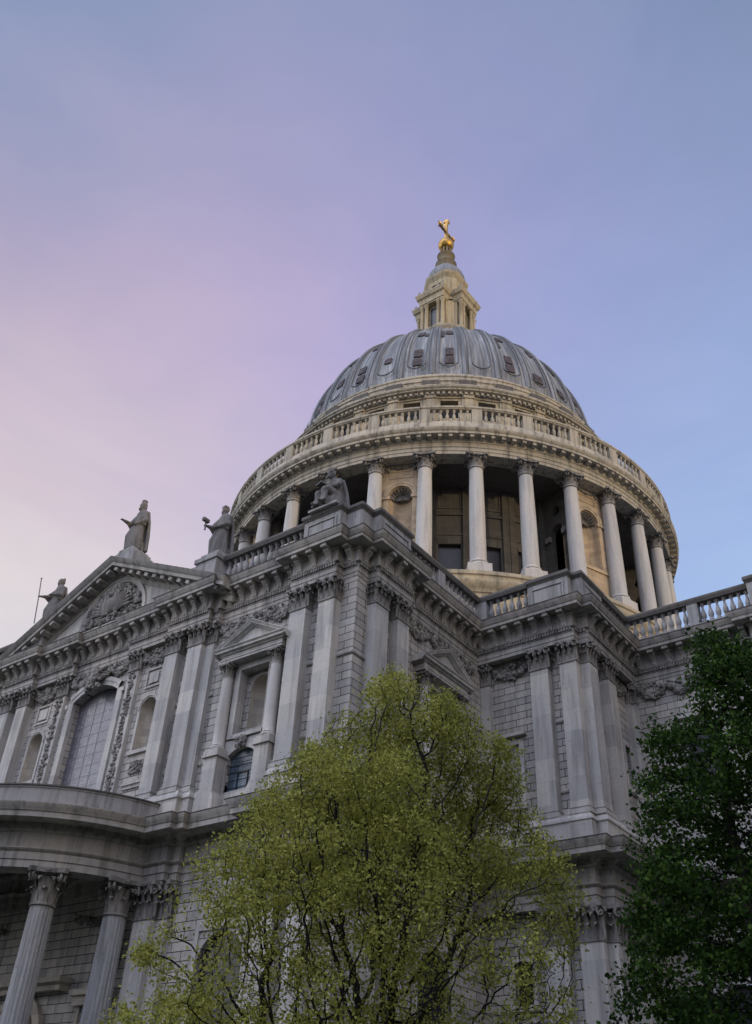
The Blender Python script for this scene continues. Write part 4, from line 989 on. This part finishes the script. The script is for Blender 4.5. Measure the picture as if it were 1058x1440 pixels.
# ---- lantern
m = MB(); m.lathe([(4.1, 80.6), (3.9, 82.6), (4.1, 82.9), (4.1, 83.3), (3.85, 83.4), (3.8, 85.2), (3.98, 85.4), (4.02, 85.7), (3.7, 85.85), (2.9, 85.95), (2.6, 86.2)], 48)
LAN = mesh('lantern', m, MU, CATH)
def oct_(h, c): return [(-c, -h), (c, -h), (h, -c), (h, c), (c, h), (-c, h), (-h, c), (-h, -c)]
core = MB(); core.path(oct_(2.6, 1.35), [(0, 85.9), (0, 91.2)], closed=True)
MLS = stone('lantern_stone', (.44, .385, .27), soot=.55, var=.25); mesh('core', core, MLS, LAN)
lp = MB(); lc = MB().lathe([(.30, 0), (.32, .1), (.26, .18), (.25, .25), (.25, 1.5), (.215, 4.1), (.24, 4.15), (.34, 4.45), (.34, 4.6)], 14)
m = MB()
for k in range(4):
    rot = Matrix.Rotation(k*math.pi/2, 4, 'Z')
    f = MB(); f.box(-1.7, 1.7, -3.3, -2.3, 90.9, 91.9); f.path([(-1.72, -2.2), (-1.72, -3.35), (1.72, -3.35), (1.72, -2.2)], [(0, 91.1), (.04, 91.1), (.06, 91.5), (.10, 91.9), (.32, 92.1), (.34, 92.4), (.46, 92.6), (.46, 92.75), (-.3, 92.8)])
    f.box(-1.85, 1.85, -3.45, -2.2, 85.85, 86.35); f.box(-1.7, -.75, -2.66, -2.3, 86.3, 91); f.box(.75, 1.7, -2.66, -2.3, 86.3, 91)
    m.merge(f, rot)
mesh('entablature', m, MLS, LAN)
for k in range(4):
    for x in (-1.48, -.86, .86, 1.48):
        p = Matrix.Rotation(k*math.pi/2, 4, 'Z') @ Vector((x, -3.06, 86.33)); c = mesh('column', lc, MLS, LAN, p) if (k == 0 and x == -1.48) else dup(lcol, p, 0, LAN)
        if k == 0 and x == -1.48: lcol = c
    p = Matrix.Rotation(k*math.pi/2, 4, 'Z'); w = mesh('window', MB().box(-.5, .5, -2.64, -2.5, 86.6, 90.4), MGL3, LAN, (0, 0, 0), k*math.pi/2, smooth=0) if k == 0 else dup(lwin, (0, 0, 0), k*math.pi/2, LAN)
    if k == 0: lwin = w
    for x in (-1.75, 1.75, -1.0, 1.0):
        p = Matrix.Rotation(k*math.pi/2, 4, 'Z') @ Vector((x, -3.4, 92.75))
        if k == 0 and x == -1.75: urn = mesh('urn', MB().lathe([(.16, 0), (.18, .08), (.08, .18), (.2, .42), (.22, .55), (.1, .7), (.05, .85), (.09, .92), (.01, 1.05)], 10), MT, LAN, p)
        else: dup(urn, p, 0, LAN)
m = MB(); m.path(oct_(2.22, 1.20), [(0, 91.5), (.35, 91.5), (.3, 92.9), (.0, 93.0), (0, 96.1), (.05, 96.15), (.08, 96.4), (.24, 96.6), (.26, 96.8), (.32, 96.95), (.32, 97.05), (-.6, 97.1)], closed=True)
for k in range(4):
    f = MB().box(-.9, .9, -2.30, -2.1, 95.2, 95.4).box(-.9, -.68, -2.29, -2.1, 93.2, 95.2).box(.68, .9, -2.29, -2.1, 93.2, 95.2)
    m.merge(f, Matrix.Rotation(k*math.pi/2, 4, 'Z'))
    m.merge(MB().box(-.35, .35, -2.5, -2.3, 93.4, 95.6), Matrix.Rotation(k*math.pi/2+math.pi/4, 4, 'Z'))
mesh('upper_stage', m, MLS, LAN)
m = MB()
for k in range(4): m.merge(MB().box(-.66, .66, -2.24, -2.18, 93.25, 95.15), Matrix.Rotation(k*math.pi/2, 4, 'Z'))
mesh('opening', m, MDARK, LAN)
m = MB(); m.lathe([(2.4, 97.0), (2.5, 97.3), (2.5, 97.8), (2.35, 98.5), (2.0, 99.2), (1.6, 99.7), (1.3, 100.2), (1.2, 100.6)], 24); mesh('cupola', m, ML, LAN)
m = MB(); m.lathe([(1.3, 100.2), (1.35, 101.0), (1.42, 101.2), (1.1, 101.5), (1.0, 101.7), (.95, 102.4), (1.1, 102.7), (1.2, 103.0), (1.0, 103.2), (.7, 103.3), (.6, 103.45)], 24)
for k in range(8):
    a = k*math.pi/4; m.ball((.75*math.cos(a), .75*math.sin(a), 103.3), .17, 6, 5)
    m.tube([(.75*math.cos(a), .75*math.sin(a), 103.3), (.6*math.cos(a), .6*math.sin(a), 103.9), (.5*math.cos(a), .5*math.sin(a), 104.7)], [.2, .13, .16], 6)
mesh('ball_pedestal', m, stone('weathered_gold_stone', (.20, .17, .115), soot=.7, var=.3), LAN)
mesh('ball', MB().ball((0, 0, 105.45), 1.06, 32, 20), MGOLD, LAN)
m = MB(); m.lathe([(.5, 106.3), (.42, 106.5), (.3, 106.6), (.26, 106.9)], 12)
m.prism([(-.15, 106.5), (.15, 106.5), (.2, 109.6), (.5, 110.5), (.18, 110.9), (-.18, 110.9), (-.5, 110.5), (-.2, 109.6)], -.15, .15)
b_ = MB().prism([(-1.5, 108.3), (-1.8, 107.95), (-1.4, 108.12), (1.4, 108.12), (1.8, 107.95), (1.5, 108.3), (1.85, 108.7), (1.4, 108.45), (-1.4, 108.45), (-1.85, 108.7)], -.14, .14); m.merge(b_, Matrix.Rotation(math.pi/2, 4, 'Z'))
for yy in (-1.55, 1.55): lumps(m, [(rnd.uniform(-.25, .25), yy+rnd.uniform(-.25, .25), 108.3+rnd.uniform(-.35, .35)) for i in range(14)], .16, 4, .3, 1)
lumps(m, [(rnd.uniform(-.35, .35), rnd.uniform(-.2, .2), 110.5+rnd.uniform(-.35, .35)) for i in range(12)], .16, 4, .3, 1)
for i in range(12):
    a = i*math.pi/6; m.tube([(0, .12*math.cos(a), 108.3+.12*math.sin(a)), (0, .85*math.cos(a), 108.3+.85*math.sin(a))], [.09, .03], 5)
mesh('cross', m, MGOLD, LAN)

# ================================================================== STATUES
def remesh(name, mb, mt, parent, vox=.045, loc=(0, 0, 0), rz=0):
    me = bpy.data.meshes.new('tmp'); me.from_pydata(mb.v, [], mb.f); bm = bmesh.new(); bm.from_mesh(me); bmesh.ops.recalc_face_normals(bm, faces=bm.faces); bm.to_mesh(me); bm.free()
    o = bpy.data.objects.new('tmp', me); COL.objects.link(o); md = o.modifiers.new('r', 'REMESH'); md.mode = 'VOXEL'; md.voxel_size = vox
    sm = o.modifiers.new('s', 'SMOOTH'); sm.factor = .5; sm.iterations = 2
    dg = bpy.context.evaluated_depsgraph_get(); nm = bpy.data.meshes.new_from_object(o.evaluated_get(dg)); bpy.data.objects.remove(o)
    nm.name = name; nm.materials.clear(); nm.materials.append(mt); nm.shade_smooth()
    c = bpy.data.objects.new(name, nm); COL.objects.link(c); c.parent = parent; c.location = loc; c.rotation_euler = (0, 0, rz); return c
def ell(cx, cy, z, rx, ry, n=36, fold=0, ph=0, k=9):
    return [(cx+rx*math.cos(2*math.pi*i/n)*(1+fold*math.sin(k*2*math.pi*i/n+ph)), cy+ry*math.sin(2*math.pi*i/n)*(1+fold*math.sin(k*2*math.pi*i/n+ph)), z) for i in range(n)]
def hand(m, p, d, s=.075):
    """palm, four curled fingers of different lengths and a thumb; d = pointing direction"""
    p = Vector(p); d = Vector(d).normalized(); side = d.cross(Vector((0, 0, 1))).normalized(); upv = side.cross(d)
    m.ball(p, (s*1.1, s*1.4, s*.9), 8, 6)
    for i, ln_ in enumerate((1.7, 2.0, 1.85, 1.4)):
        b = p+side*(i-1.5)*s*.62+d*s*.7; m.tube([b, b+d*s*ln_*.6, b+d*s*ln_*.9-upv*s*.7], [s*.34, s*.32, s*.28], 6)
    b = p+side*s*1.0; m.tube([b, b+side*s*.6+d*s*.6, b+side*s*.3+d*s*1.3], [s*.36, s*.34, s*.3], 6)
def head(m, x, y, z, s=.26, beard=True, hat='none', tilt=0):
    """face towards -y"""
    m.ball((x, y, z), (s*.78, s*.92, s*1.05), 16, 12); m.ball((x, y-s*.12, z-s*.55), (s*.55, s*.62, s*.5), 12, 8)
    m.tube([(x, y-s*.88, z+s*.15), (x, y-s*1.12, z-s*.18), (x, y-s*.9, z-s*.22)], [s*.1, s*.17, s*.1], 6)
    m.ball((x, y-s*.82, z+s*.26), (s*.5, s*.16, s*.12), 8, 5)
    for sd in (-1, 1): m.ball((x+sd*s*.78, y+s*.02, z), (s*.1, s*.2, s*.28), 6, 5)
    if beard: lumps(m, [(x+rnd.uniform(-.4, .4)*s, y-s*.75+rnd.uniform(-.1, .2)*s, z-s*(.6+.7*rnd.random())) for i in range(26)], s*.24, 2, .3, 1)
    lumps(m, [(x+math.cos(a)*s*.72, y+s*.25+math.sin(a)*s*.5, z+s*rnd.uniform(-.7, .8)) for a in [rnd.uniform(0, 3.14) for i in range(40)]], s*.26, 3, .3, 1)
    if hat == 'tall': m.lathe([(s*.92, z+s*.35), (s*.95, z+s*.55), (s*.8, z+s*.7), (s*.72, z+s*1.3), (s*.85, z+s*1.85), (s*.2, z+s*1.9)], 14, (x, y+s*.08), cap=True)
    if hat == 'crown':
        m.lathe([(s*.9, z+s*.45), (s*.95, z+s*.8), (s*.3, z+s*1.0)], 14, (x, y), cap=True)
        for k in range(7): m.ball((x+math.cos(k*.9)*s*.85, y+math.sin(k*.9)*s*.85, z+s*1.05), s*.22, 6, 5)
    if hat == 'curls': lumps(m, [(x+math.cos(a)*s*.75, y+math.sin(a)*s*.75, z+s*(.35+.6*rnd.random())) for a in [i*.35 for i in range(36)]], s*.26, 5, .2, 1)
def robed(H, hat, arm, beard=True, cape=True, lean=.0):
    """standing robed figure H tall, face to -y; body is one continuous surface after remeshing"""
    m = MB(); q = H/4.0
    def P(x, y, z): return (x*q, y*q, z*q)
    rings = []
    for z, rx, ry, cy, fo in ((0, .62, .55, 0, .09), (.25, .58, .5, 0, .10), (.8, .50, .43, -.02, .09), (1.3, .46, .40, -.06, .08), (1.8, .45, .38, -.05, .06), (2.2, .42, .35, -.01, .04), (2.6, .45, .34, .02, .03), (2.95, .50, .33, .04, .02), (3.18, .44, .28, .05, 0), (3.3, .22, .2, .04, 0)):
        rings.append(ell(0, cy*q, z*q, rx*q, ry*q, 44, fo, z*.9, 11))
    m.loft(rings)
    # striding knee under the cloth, diagonal mantle folds
    m.tube([P(-.2, -.22, 1.9), P(-.26, -.44, 1.15), P(-.24, -.36, .1)], [.22*q, .23*q, .2*q], 10)
    for i in range(7): m.tube([P(.46, -.12+.04*i, 2.7-.12*i), P(.1, -.40, 2.15-.16*i), P(-.42, -.22, 1.55-.16*i)], [.05*q, .075*q, .05*q], 6)
    for i in range(9):
        a = -2.6+i*.32; m.tube([P(.5*math.cos(a), .45*math.sin(a), 1.75), P(.57*math.cos(a+.06), .52*math.sin(a+.06), .85), P(.62*math.cos(a), .58*math.sin(a), .02)], [.03*q, .07*q, .08*q], 6)
    m.tube([P(0, .05, 3.2), P(0, .0, 3.5)], [.17*q, .15*q], 10)
    head(m, 0, -.04*q, 3.66*q, .255*q, beard, hat)
    # arms
    for sd, pts in arm.items():
        s_ = -1 if sd == 'R' else 1
        a, b_, c = (Vector(P(*p)) for p in pts)
        m.tube([a, (a+b_)/2, b_], [.20*q, .19*q, .17*q], 10); m.tube([b_, (b_+c)/2, c], [.17*q, .13*q, .085*q], 10); m.ball(b_, .18*q, 10, 8)
        hand(m, c+(c-b_).normalized()*.06*q, c-b_, .085*q)
        for k in range(4): m.tube([a+Vector((0, .02, -.1*k*q)), b_+Vector((0, .05*q, -.12*q-.1*k*q)), (b_+c)/2+Vector((0, .03*q, -.1*q))], [.05*q]*3, 6)
    if cape:
        for i in range(9):
            t = i/8; x = -.5+1.0*t
            m.tube([P(x*.8, .22+.1*math.sin(3.14*t), 3.15), P(x*1.0, .36+.12*math.sin(3.14*t), 2.3), P(x*1.15, .46+.1*math.sin(3.14*t), 1.2), P(x*1.25, .55+.08*math.sin(5*t), .05)], [.10*q, .12*q, .13*q, .14*q], 7)
    return m
def plinth(w, d, h, taper=.0):
    return MB().box(-w/2, w/2, -d/2, d/2, 0, h*.75).box(-w/2+.08, w/2-.08, -d/2+.08, d/2-.08, h*.75, h)
YS = Y0-.75
# apex figure
t = thing('stone_statue', 'tallest robed stone figure on the pediment apex, wearing a tall hat, hand held out', 'statue', (.42, YS+.55, 33.25), 'stone figures on the roofline')
remesh('figure', robed(4.0, 'tall', {'R': ((-.42, .02, 3.0), (-.62, -.3, 2.35), (-.42, -.98, 2.25)), 'L': ((.42, .02, 3.0), (.62, .05, 2.3), (.30, -.36, 2.0))}), MG, t, .045, (0, 0, .85), R(-8))
mesh('plinth', MB().box(-1.0, 1.0, -.75, .9, -.5, .35).box(-.85, .85, -.65, .8, .35, .62).prism([(-.8, .62), (.8, .62), (.6, .88), (-.6, .88)], -.6, .7), MP, t)
# right figure
t = thing('stone_statue', 'robed stone figure holding a hammer forward, right of the pediment, close to the dome', 'statue', (8.3, YS+.75, 30.72), 'stone figures on the roofline')
fg = remesh('figure', robed(3.75, 'curls', {'R': ((-.42, .02, 3.0), (-.6, -.35, 2.35), (-.45, -.95, 2.12)), 'L': ((.42, .02, 3.0), (.62, -.1, 2.3), (.1, -.55, 2.05))}), MG, t, .045, (0, 0, .25), R(-4))
h = MB(); h.tube([(-.42, -.98, 1.85), (-.42, -1.02, 2.5)], .05, 8); h.box(-.52, -.32, -1.25, -.8, 2.42, 2.62); mesh('hammer', h, MG, t)
mesh('plinth', MB().box(-.85, .75, -.75, .75, -2.4, -.05).box(-1.9, .70, -.55, .70, -2.4, -.22).box(-.95, .85, -.85, .85, -.3, -.02).box(-.7, .7, -.65, .65, -.03, .27), MP, t)
# left figure with staff
t = thing('stone_statue', 'robed stone figure holding a long upright staff, left of the pediment slope', 'statue', (-7.0, YS+.75, 30.85), 'stone figures on the roofline')
fg = remesh('figure', robed(3.7, 'none', {'R': ((-.42, .02, 3.0), (-.66, -.35, 2.45), (-.62, -.98, 2.2)), 'L': ((.42, .02, 3.0), (.62, -.1, 2.3), (.05, -.5, 2.35))}), MG, t, .045, (0, 0, .3), R(-6))
mesh('staff', MB().tube([(-.28, -.98, .1), (-.66, -.98, 2.1), (-1.02, -.98, 3.75)], .035, 8).ball((-1.02, -.98, 3.8), .06, 8, 6), MG, t)
mesh('plinth', MB().box(-.9, .9, -.8, .8, -1.8, -.05).box(-.7, .7, -.65, .65, -.06, .32), MP, t)
# seated figure
t = thing('stone_statue', 'seated stone figure in heavy drapery on the corner parapet block, bent over a book', 'statue', (16.7, Y0-.1, 30.72), 'stone figures on the roofline')
m = MB(); q = 1.0
rings = [ell(0, cy, z, rx, ry, 40, fo, z, 9) for z, rx, ry, cy, fo in ((0, .62, .75, .0, .08), (.4, .6, .7, 0, .08), (.8, .52, .55, .12, .06), (1.2, .42, .36, .2, .04), (1.6, .46, .33, .14, .03), (1.95, .42, .28, .06, .02), (2.05, .2, .2, .02, 0))]
m.loft(rings)
for sd in (-1, 1):
    m.tube([(sd*.25, .0, .85), (sd*.30, -.6, 1.0), (sd*.28, -.78, .85)], [.27, .24, .2], 12); m.tube([(sd*.28, -.74, .9), (sd*.26, -.72, .4), (sd*.28, -.8, .05)], [.2, .17, .15], 10); m.ball((sd*.28, -.95, .07), (.12, .24, .09), 8, 6)
    for i in range(4): m.tube([(sd*(.1+.1*i), -.62, .95-.05*i), (sd*(.1+.13*i), -.78, .5), (sd*(.12+.15*i), -.85, .03)], [.05, .07, .08], 6)
    m.tube([(sd*.42, .1, 1.85), (sd*.56, -.12, 1.35)], [.18, .16], 10); m.tube([(sd*.56, -.12, 1.35), (sd*.2, -.55, 1.22)], [.15, .09], 10); hand(m, (sd*.16, -.6, 1.22), (-sd*.6, -.6, .1), .08)
m.tube([(0, .05, 2.0), (0, -.1, 2.2)], [.16, .14], 10); head(m, 0, -.22, 2.34, .25, True, 'curls')
for i in range(8): m.tube([(-.45+.13*i, .3, 1.95), (-.55+.15*i, .55, 1.1), (-.62+.17*i, .68, .05)], [.1, .13, .14], 7)
remesh('figure', m, MG, t, .045, (0, 0, .22), R(-14))
mesh('book', MB().prism([(-.24, 1.3), (0, 1.24), (.24, 1.3), (.24, 1.38), (0, 1.32), (-.24, 1.38)], -1.0, -.62), MG, t, (0, 0, .22), R(-14))
mesh('plinth', MB().box(-.95, .95, -.75, .95, -.02, .12).box(-.8, .8, -.65, .85, .12, .24), MP, t)

# ================================================================== TREES
def tree_plane(base):
    h = Vector((base[0]-CX, base[1]-CY, 0)); d = h.length; h.normalize(); lat = Vector((h.y, -h.x, 0)); return h, lat, d
def grow(attr, trunk_pts, step, di, dk, iters, q):
    pos = [Vector(p) for chain in trunk_pts for p in chain]; par = []
    i0 = 0
    for chain in trunk_pts:
        for j in range(len(chain)): par.append(-1 if j == 0 else i0+j-1)
        i0 += len(chain)
    A = np.array(attr); Pn = np.array([tuple(p) for p in pos]); 
    near = np.full(len(A), -1); nd = np.full(len(A), 1e9)
    def upd(lo):
        for j in range(lo, len(Pn)):
            d = np.sqrt(((A-Pn[j])**2).sum(1)); mk = d < nd; nd[mk] = d[mk]; near[mk] = j
    upd(0); alive = np.ones(len(A), bool)
    for it in range(iters):
        mk = alive & (nd < di)
        if not mk.any(): break
        new = []
        idx = near[mk]; dirs = A[mk]-Pn[idx]; dirs /= np.linalg.norm(dirs, axis=1)[:, None]+1e-9
        for j in np.unique(idx):
            v = dirs[idx == j].sum(0); nv = np.linalg.norm(v)
            if nv < 1e-3: continue
            v = v/nv+np.array([q.gauss(0, .22), q.gauss(0, .22), q.gauss(.05, .2)]); v /= np.linalg.norm(v)
            new.append((Pn[j]+v*step, j))
        if not new: break
        lo = len(Pn); Pn = np.vstack([Pn]+[n_[0][None] for n_ in new]); par += [n_[1] for n_ in new]
        upd(lo); alive &= nd > dk
        if len(Pn) > 15000: break
    return Pn, par
def limbs(Pn, par, tip, power, sides, rmax):
    n = len(Pn); kids = [[] for _ in range(n)]
    for i, p in enumerate(par):
        if p >= 0: kids[p].append(i)
    rad = [0.0]*n
    for i in range(n-1, -1, -1): rad[i] = tip if not kids[i] else sum(rad[k]**power for k in kids[i])**(1/power)
    rad = [min(rmax, r) for r in rad]
    m = MB(); done = set()
    starts = [i for i, p in enumerate(par) if p < 0]
    stack = [(s_, None) for s_ in starts]
    while stack:
        i, pr = stack.pop(); chain = ([pr] if pr is not None else [])+[i]
        while kids[chain[-1]]:
            ks = sorted(kids[chain[-1]], key=lambda k: -rad[k])
            for k in ks[1:]: stack.append((k, chain[-1]))
            chain.append(ks[0])
        if len(chain) < 2: continue
        rr = [rad[c] for c in chain]
        if pr is not None: rr[0] = min(rr[0], rr[1]*1.15)
        big = max(rr) > .04
        m.tube([Pn[c] for c in chain], rr, sides if big else 4, cap=False)
    return m, rad, kids
def leaves(name, centers, mt, parent, per, spread, size, q, droop=0.0, lenr=1.5):
    rs = np.random.RandomState(q); n = len(centers)*per
    c = np.repeat(np.array(centers), per, axis=0)+rs.normal(0, spread, (n, 3))*np.array([1, 1, .75])
    d = rs.normal(0, 1, (n, 3)); d[:, 2] -= droop; d /= np.linalg.norm(d, axis=1)[:, None]
    u = np.cross(d, rs.normal(0, 1, (n, 3))); u /= np.linalg.norm(u, axis=1)[:, None]
    w = np.cross(d, u)
    s_ = size*rs.uniform(.55, 1.35, (n, 1)); ln_ = s_*lenr
    v = np.empty((n, 6, 3))
    v[:, 0] = c; v[:, 1] = c+d*ln_*.3+u*s_*.45+w*s_*.12; v[:, 2] = c+d*ln_*.72+u*s_*.36+w*s_*.1; v[:, 3] = c+d*ln_; v[:, 4] = c+d*ln_*.72-u*s_*.36+w*s_*.1; v[:, 5] = c+d*ln_*.3-u*s_*.45+w*s_*.12
    me = bpy.data.meshes.new(name); me.vertices.add(n*6); me.vertices.foreach_set('co', v.reshape(-1))
    me.loops.add(n*6); me.loops.foreach_set('vertex_index', np.arange(n*6, dtype=np.int32))
    me.polygons.add(n); me.polygons.foreach_set('loop_start', np.arange(n, dtype=np.int32)*6)
    me.update(); me.validate(); me.materials.append(mt)
    o = bpy.data.objects.new(name, me); COL.objects.link(o); o.parent = parent
    o.matrix_parent_inverse = parent.matrix_basis.inverted(); return o
def crown_points(base, prof, n, q, dens=None, thick=.85, cut=-.28, zs_=1.0):
    """random points in a crown; prof = list of (z, left, right) in metres sideways from the trunk"""
    h, lat, d = tree_plane(base); out = []
    zs = [p[0] for p in prof]
    while len(out) < n:
        z = q.uniform(zs[0], zs[-1]); l = np.interp(z, zs, [p[1] for p in prof]); r_2 = np.interp(z, zs, [p[2] for p in prof])
        c = (l+r_2)/2; hw = (r_2-l)/2; a = q.uniform(-1, 1); b_ = q.uniform(-1, 1)
        if abs(a)**3+abs(b_)**2.5 > 1: continue
        p = Vector((base[0], base[1], z))+lat*(c+a*hw)+h*(b_*hw*thick)
        pn = Vector((p.x, p.y, p.z*zs_)); nn = noise.noise(pn*.55)+.5*noise.noise(pn*1.3)
        rad = math.sqrt(a*a+b_*b_)
        if nn < cut or (rad > .78 and nn < cut+.2): continue
        if dens and q.random() > dens(a, z): continue
        out.append(tuple(p))
    return out
def dirpix(u, v):
    d = fw*1311.1+r2*(u-529)-u2*(v-720); return d.normalized()
# spring tree in front of the south-east corner
q = random.Random(12)
B1 = Vector((CX, CY, 0))+Vector((-math.sin(R(38.6)), math.cos(R(38.6)), 0))*16.5
base = (B1.x, B1.y)
t = thing('spring_tree', 'tree with fine yellow-green spring leaves and thin dark stems before the cathedral corner', 'tree', (B1.x, B1.y, 0))
prof = [(2.2, -1.9, 2.2), (3.0, -3.5, 3.1), (4.2, -3.75, 3.9), (5.2, -3.2, 4.0), (6.2, -2.5, 3.75), (7.2, -1.75, 3.55), (8.2, -1.05, 3.0), (8.9, -.5, 2.3), (9.5, .1, 1.8), (9.95, .45, 1.3)]
att = crown_points(base, prof, 9000, q, None, .85, -.2)
h_, lat_, d_ = tree_plane(base)
def tp(l, z, dd=0): return tuple(Vector((B1.x, B1.y, z))+lat_*l+h_*dd)
trunk = [[tp(0, 0), tp(.02, .5), tp(.0, 1.0), tp(.05, 1.5), tp(.0, 1.9)]]
ch = trunk[0]
stems = [[tp(-.2, .0, .1), tp(-.25, .7, .1), tp(-.5, 1.4, .2), tp(-.75, 2.1, .2), tp(-.95, 2.8, .1)], [tp(.2, 0, -.1), tp(.3, .8, -.15), tp(.5, 1.6, -.2), tp(.6, 2.4, -.3), tp(.65, 3.2, -.2)], [tp(.1, 0, .25), tp(.35, .8, .3), tp(.9, 1.5, .4), tp(1.4, 2.2, .4)], [tp(-.1, 0, -.2), tp(-.2, .9, -.4), tp(-.1, 1.8, -.6), tp(.0, 2.6, -.6)]]
Pn, par = grow(att, trunk+stems, .14, 3.0, .17, 170, q)
lm, rad, kids = limbs(Pn, par, .005, 2.1, 7, .14)
o = mesh('trunk', lm, MBARK, t); o.matrix_parent_inverse = t.matrix_basis.inverted()
ends = [tuple(Pn[i]) for i in range(len(Pn)) if rad[i] < .0095 and noise.noise(Vector(Pn[i])*1.5) > -.2]
# outer twigs carry leaves, the lower right stays thin
def keep(p):
    x = (Vector(p)-B1).dot(lat_); z = p[2]; edge = min(1, abs(x)/3.2)
    k = .95 if z > 6.2 or x < -1.6 else .45+.5*edge**2+.15*max(0, z-4)/2.2     # the inside of the lower crown is open twigs
    if x > 1.4 and z < 6: k *= .55
    return q.random() < k
cen = [p for p in ends if keep(p)]
leaves('crown', cen, MLEAF1, t, 46, .12, .036, 5, .3)

# dark tree on the right
q = random.Random(5)
B2 = Vector((CX, CY, 0))+Vector((-math.sin(R(38.1-22.0)), math.cos(R(38.1-22.0)), 0))*21.0
base = (B2.x, B2.y)
t = thing('maple_tree', 'tall dark green leafy tree with layered boughs, at the right edge before the choir wall', 'tree', (B2.x, B2.y, 0))
prof = [(1.2, -2.6, 4), (2.5, -3.6, 4.5), (4.2, -3.2, 4.5), (5.9, -2.5, 4.3), (7.6, -2.1, 3.9), (9.0, -2.0, 3.6), (10.2, -1.7, 3.2), (11.1, -.8, 2.6), (11.9, -.35, 1.7), (12.6, -.2, .9), (13.2, -.15, .3)]
att = crown_points(base, prof, 4800, q, None, .85, -.2, 1.7)
h_, lat_, d_ = tree_plane(base)
def tp2(l, z, dd=0): return tuple(Vector((B2.x, B2.y, z))+lat_*l+h_*dd)
trunk = [[tp2(.04*math.sin(i), i*.5) for i in range(22)]]
Pn, par = grow(att, trunk, .18, 3.0, .235, 140, q)
lm, rad, kids = limbs(Pn, par, .008, 2.3, 8, .22)
o = mesh('trunk', lm, MBARK, t); o.matrix_parent_inverse = t.matrix_basis.inverted()
ends = [tuple(Pn[i]) for i in range(len(Pn)) if rad[i] < .018 and noise.noise(Vector((Pn[i][0], Pn[i][1], Pn[i][2]*1.8))*1.1) > -.16]
leaves('crown', ends, MLEAF2, t, 34, .15, .072, 9, .6, 1.2)
TREE2 = t

for i, (x, y_, rz, sc_, lb) in enumerate(((40.5, -37.5, 130, 1.0, 'dark green leafy tree added behind the maple to shade the bastion walls'), (47, -48, 20, 1.15, 'unseen dark green leafy tree added past the right edge for its shade'), (56, -59, 250, 1.1, 'unseen dark green leafy tree added right of the viewpoint for its shade'), (50, -30, 200, 1.1, 'unseen dark green leafy tree added far right to darken the choir side'))):  # extra trees placed to block sky light from the lower walls
    c = dup(TREE2, (x, y_, 0), R(rz)); c.scale = (sc_,)*3; c['label'] = lb
# ================================================================== UNSEEN BUILDINGS ADDED ACROSS THE STREET TO SHADE THE LOWER WALLS
def office(name, label, x0, x1, y0, y1, hgt, face):
    t = thing(name, label, 'unseen shading building', ((x0+x1)/2, (y0+y1)/2, 0)); t_inv = t.matrix_basis.inverted()
    m = MB().box(x0, x1, y0, y1, 0, hgt); m.path([(x0, y1), (x0, y0), (x1, y0), (x1, y1)], [(0, hgt-1.2), (.3, hgt-1), (.7, hgt-.6), (.7, hgt-.3), (-.2, hgt+.01)])
    o = mesh('wall', m, MBLD, t); o.matrix_parent_inverse = t_inv
    w = MB()
    for k in range(int((hgt-3)//3.8)):
        z = 1.5+k*3.8
        if face == 'W':
            yy = y0+2
            while yy < y1-2: w.box(x0-.06, x0+.1, yy, yy+1.4, z, z+2.3); yy += 3.2
        else:
            xx = x0+2
            while xx < x1-2: w.box(xx, xx+1.4, y1-.1, y1+.06, z, z+2.3); xx += 3.2
    o = mesh('windows', w, MGL3, t); o.matrix_parent_inverse = t_inv
office('shading_building', 'long unseen office block to the east, its height set to keep sun off the lower walls', 84, 104, -95, 45, 40.5, 'W')
office('shading_building', 'unseen office block added behind the viewpoint to cut sky light on the lower walls', -40, 84, -122, -100, 30, 'N')
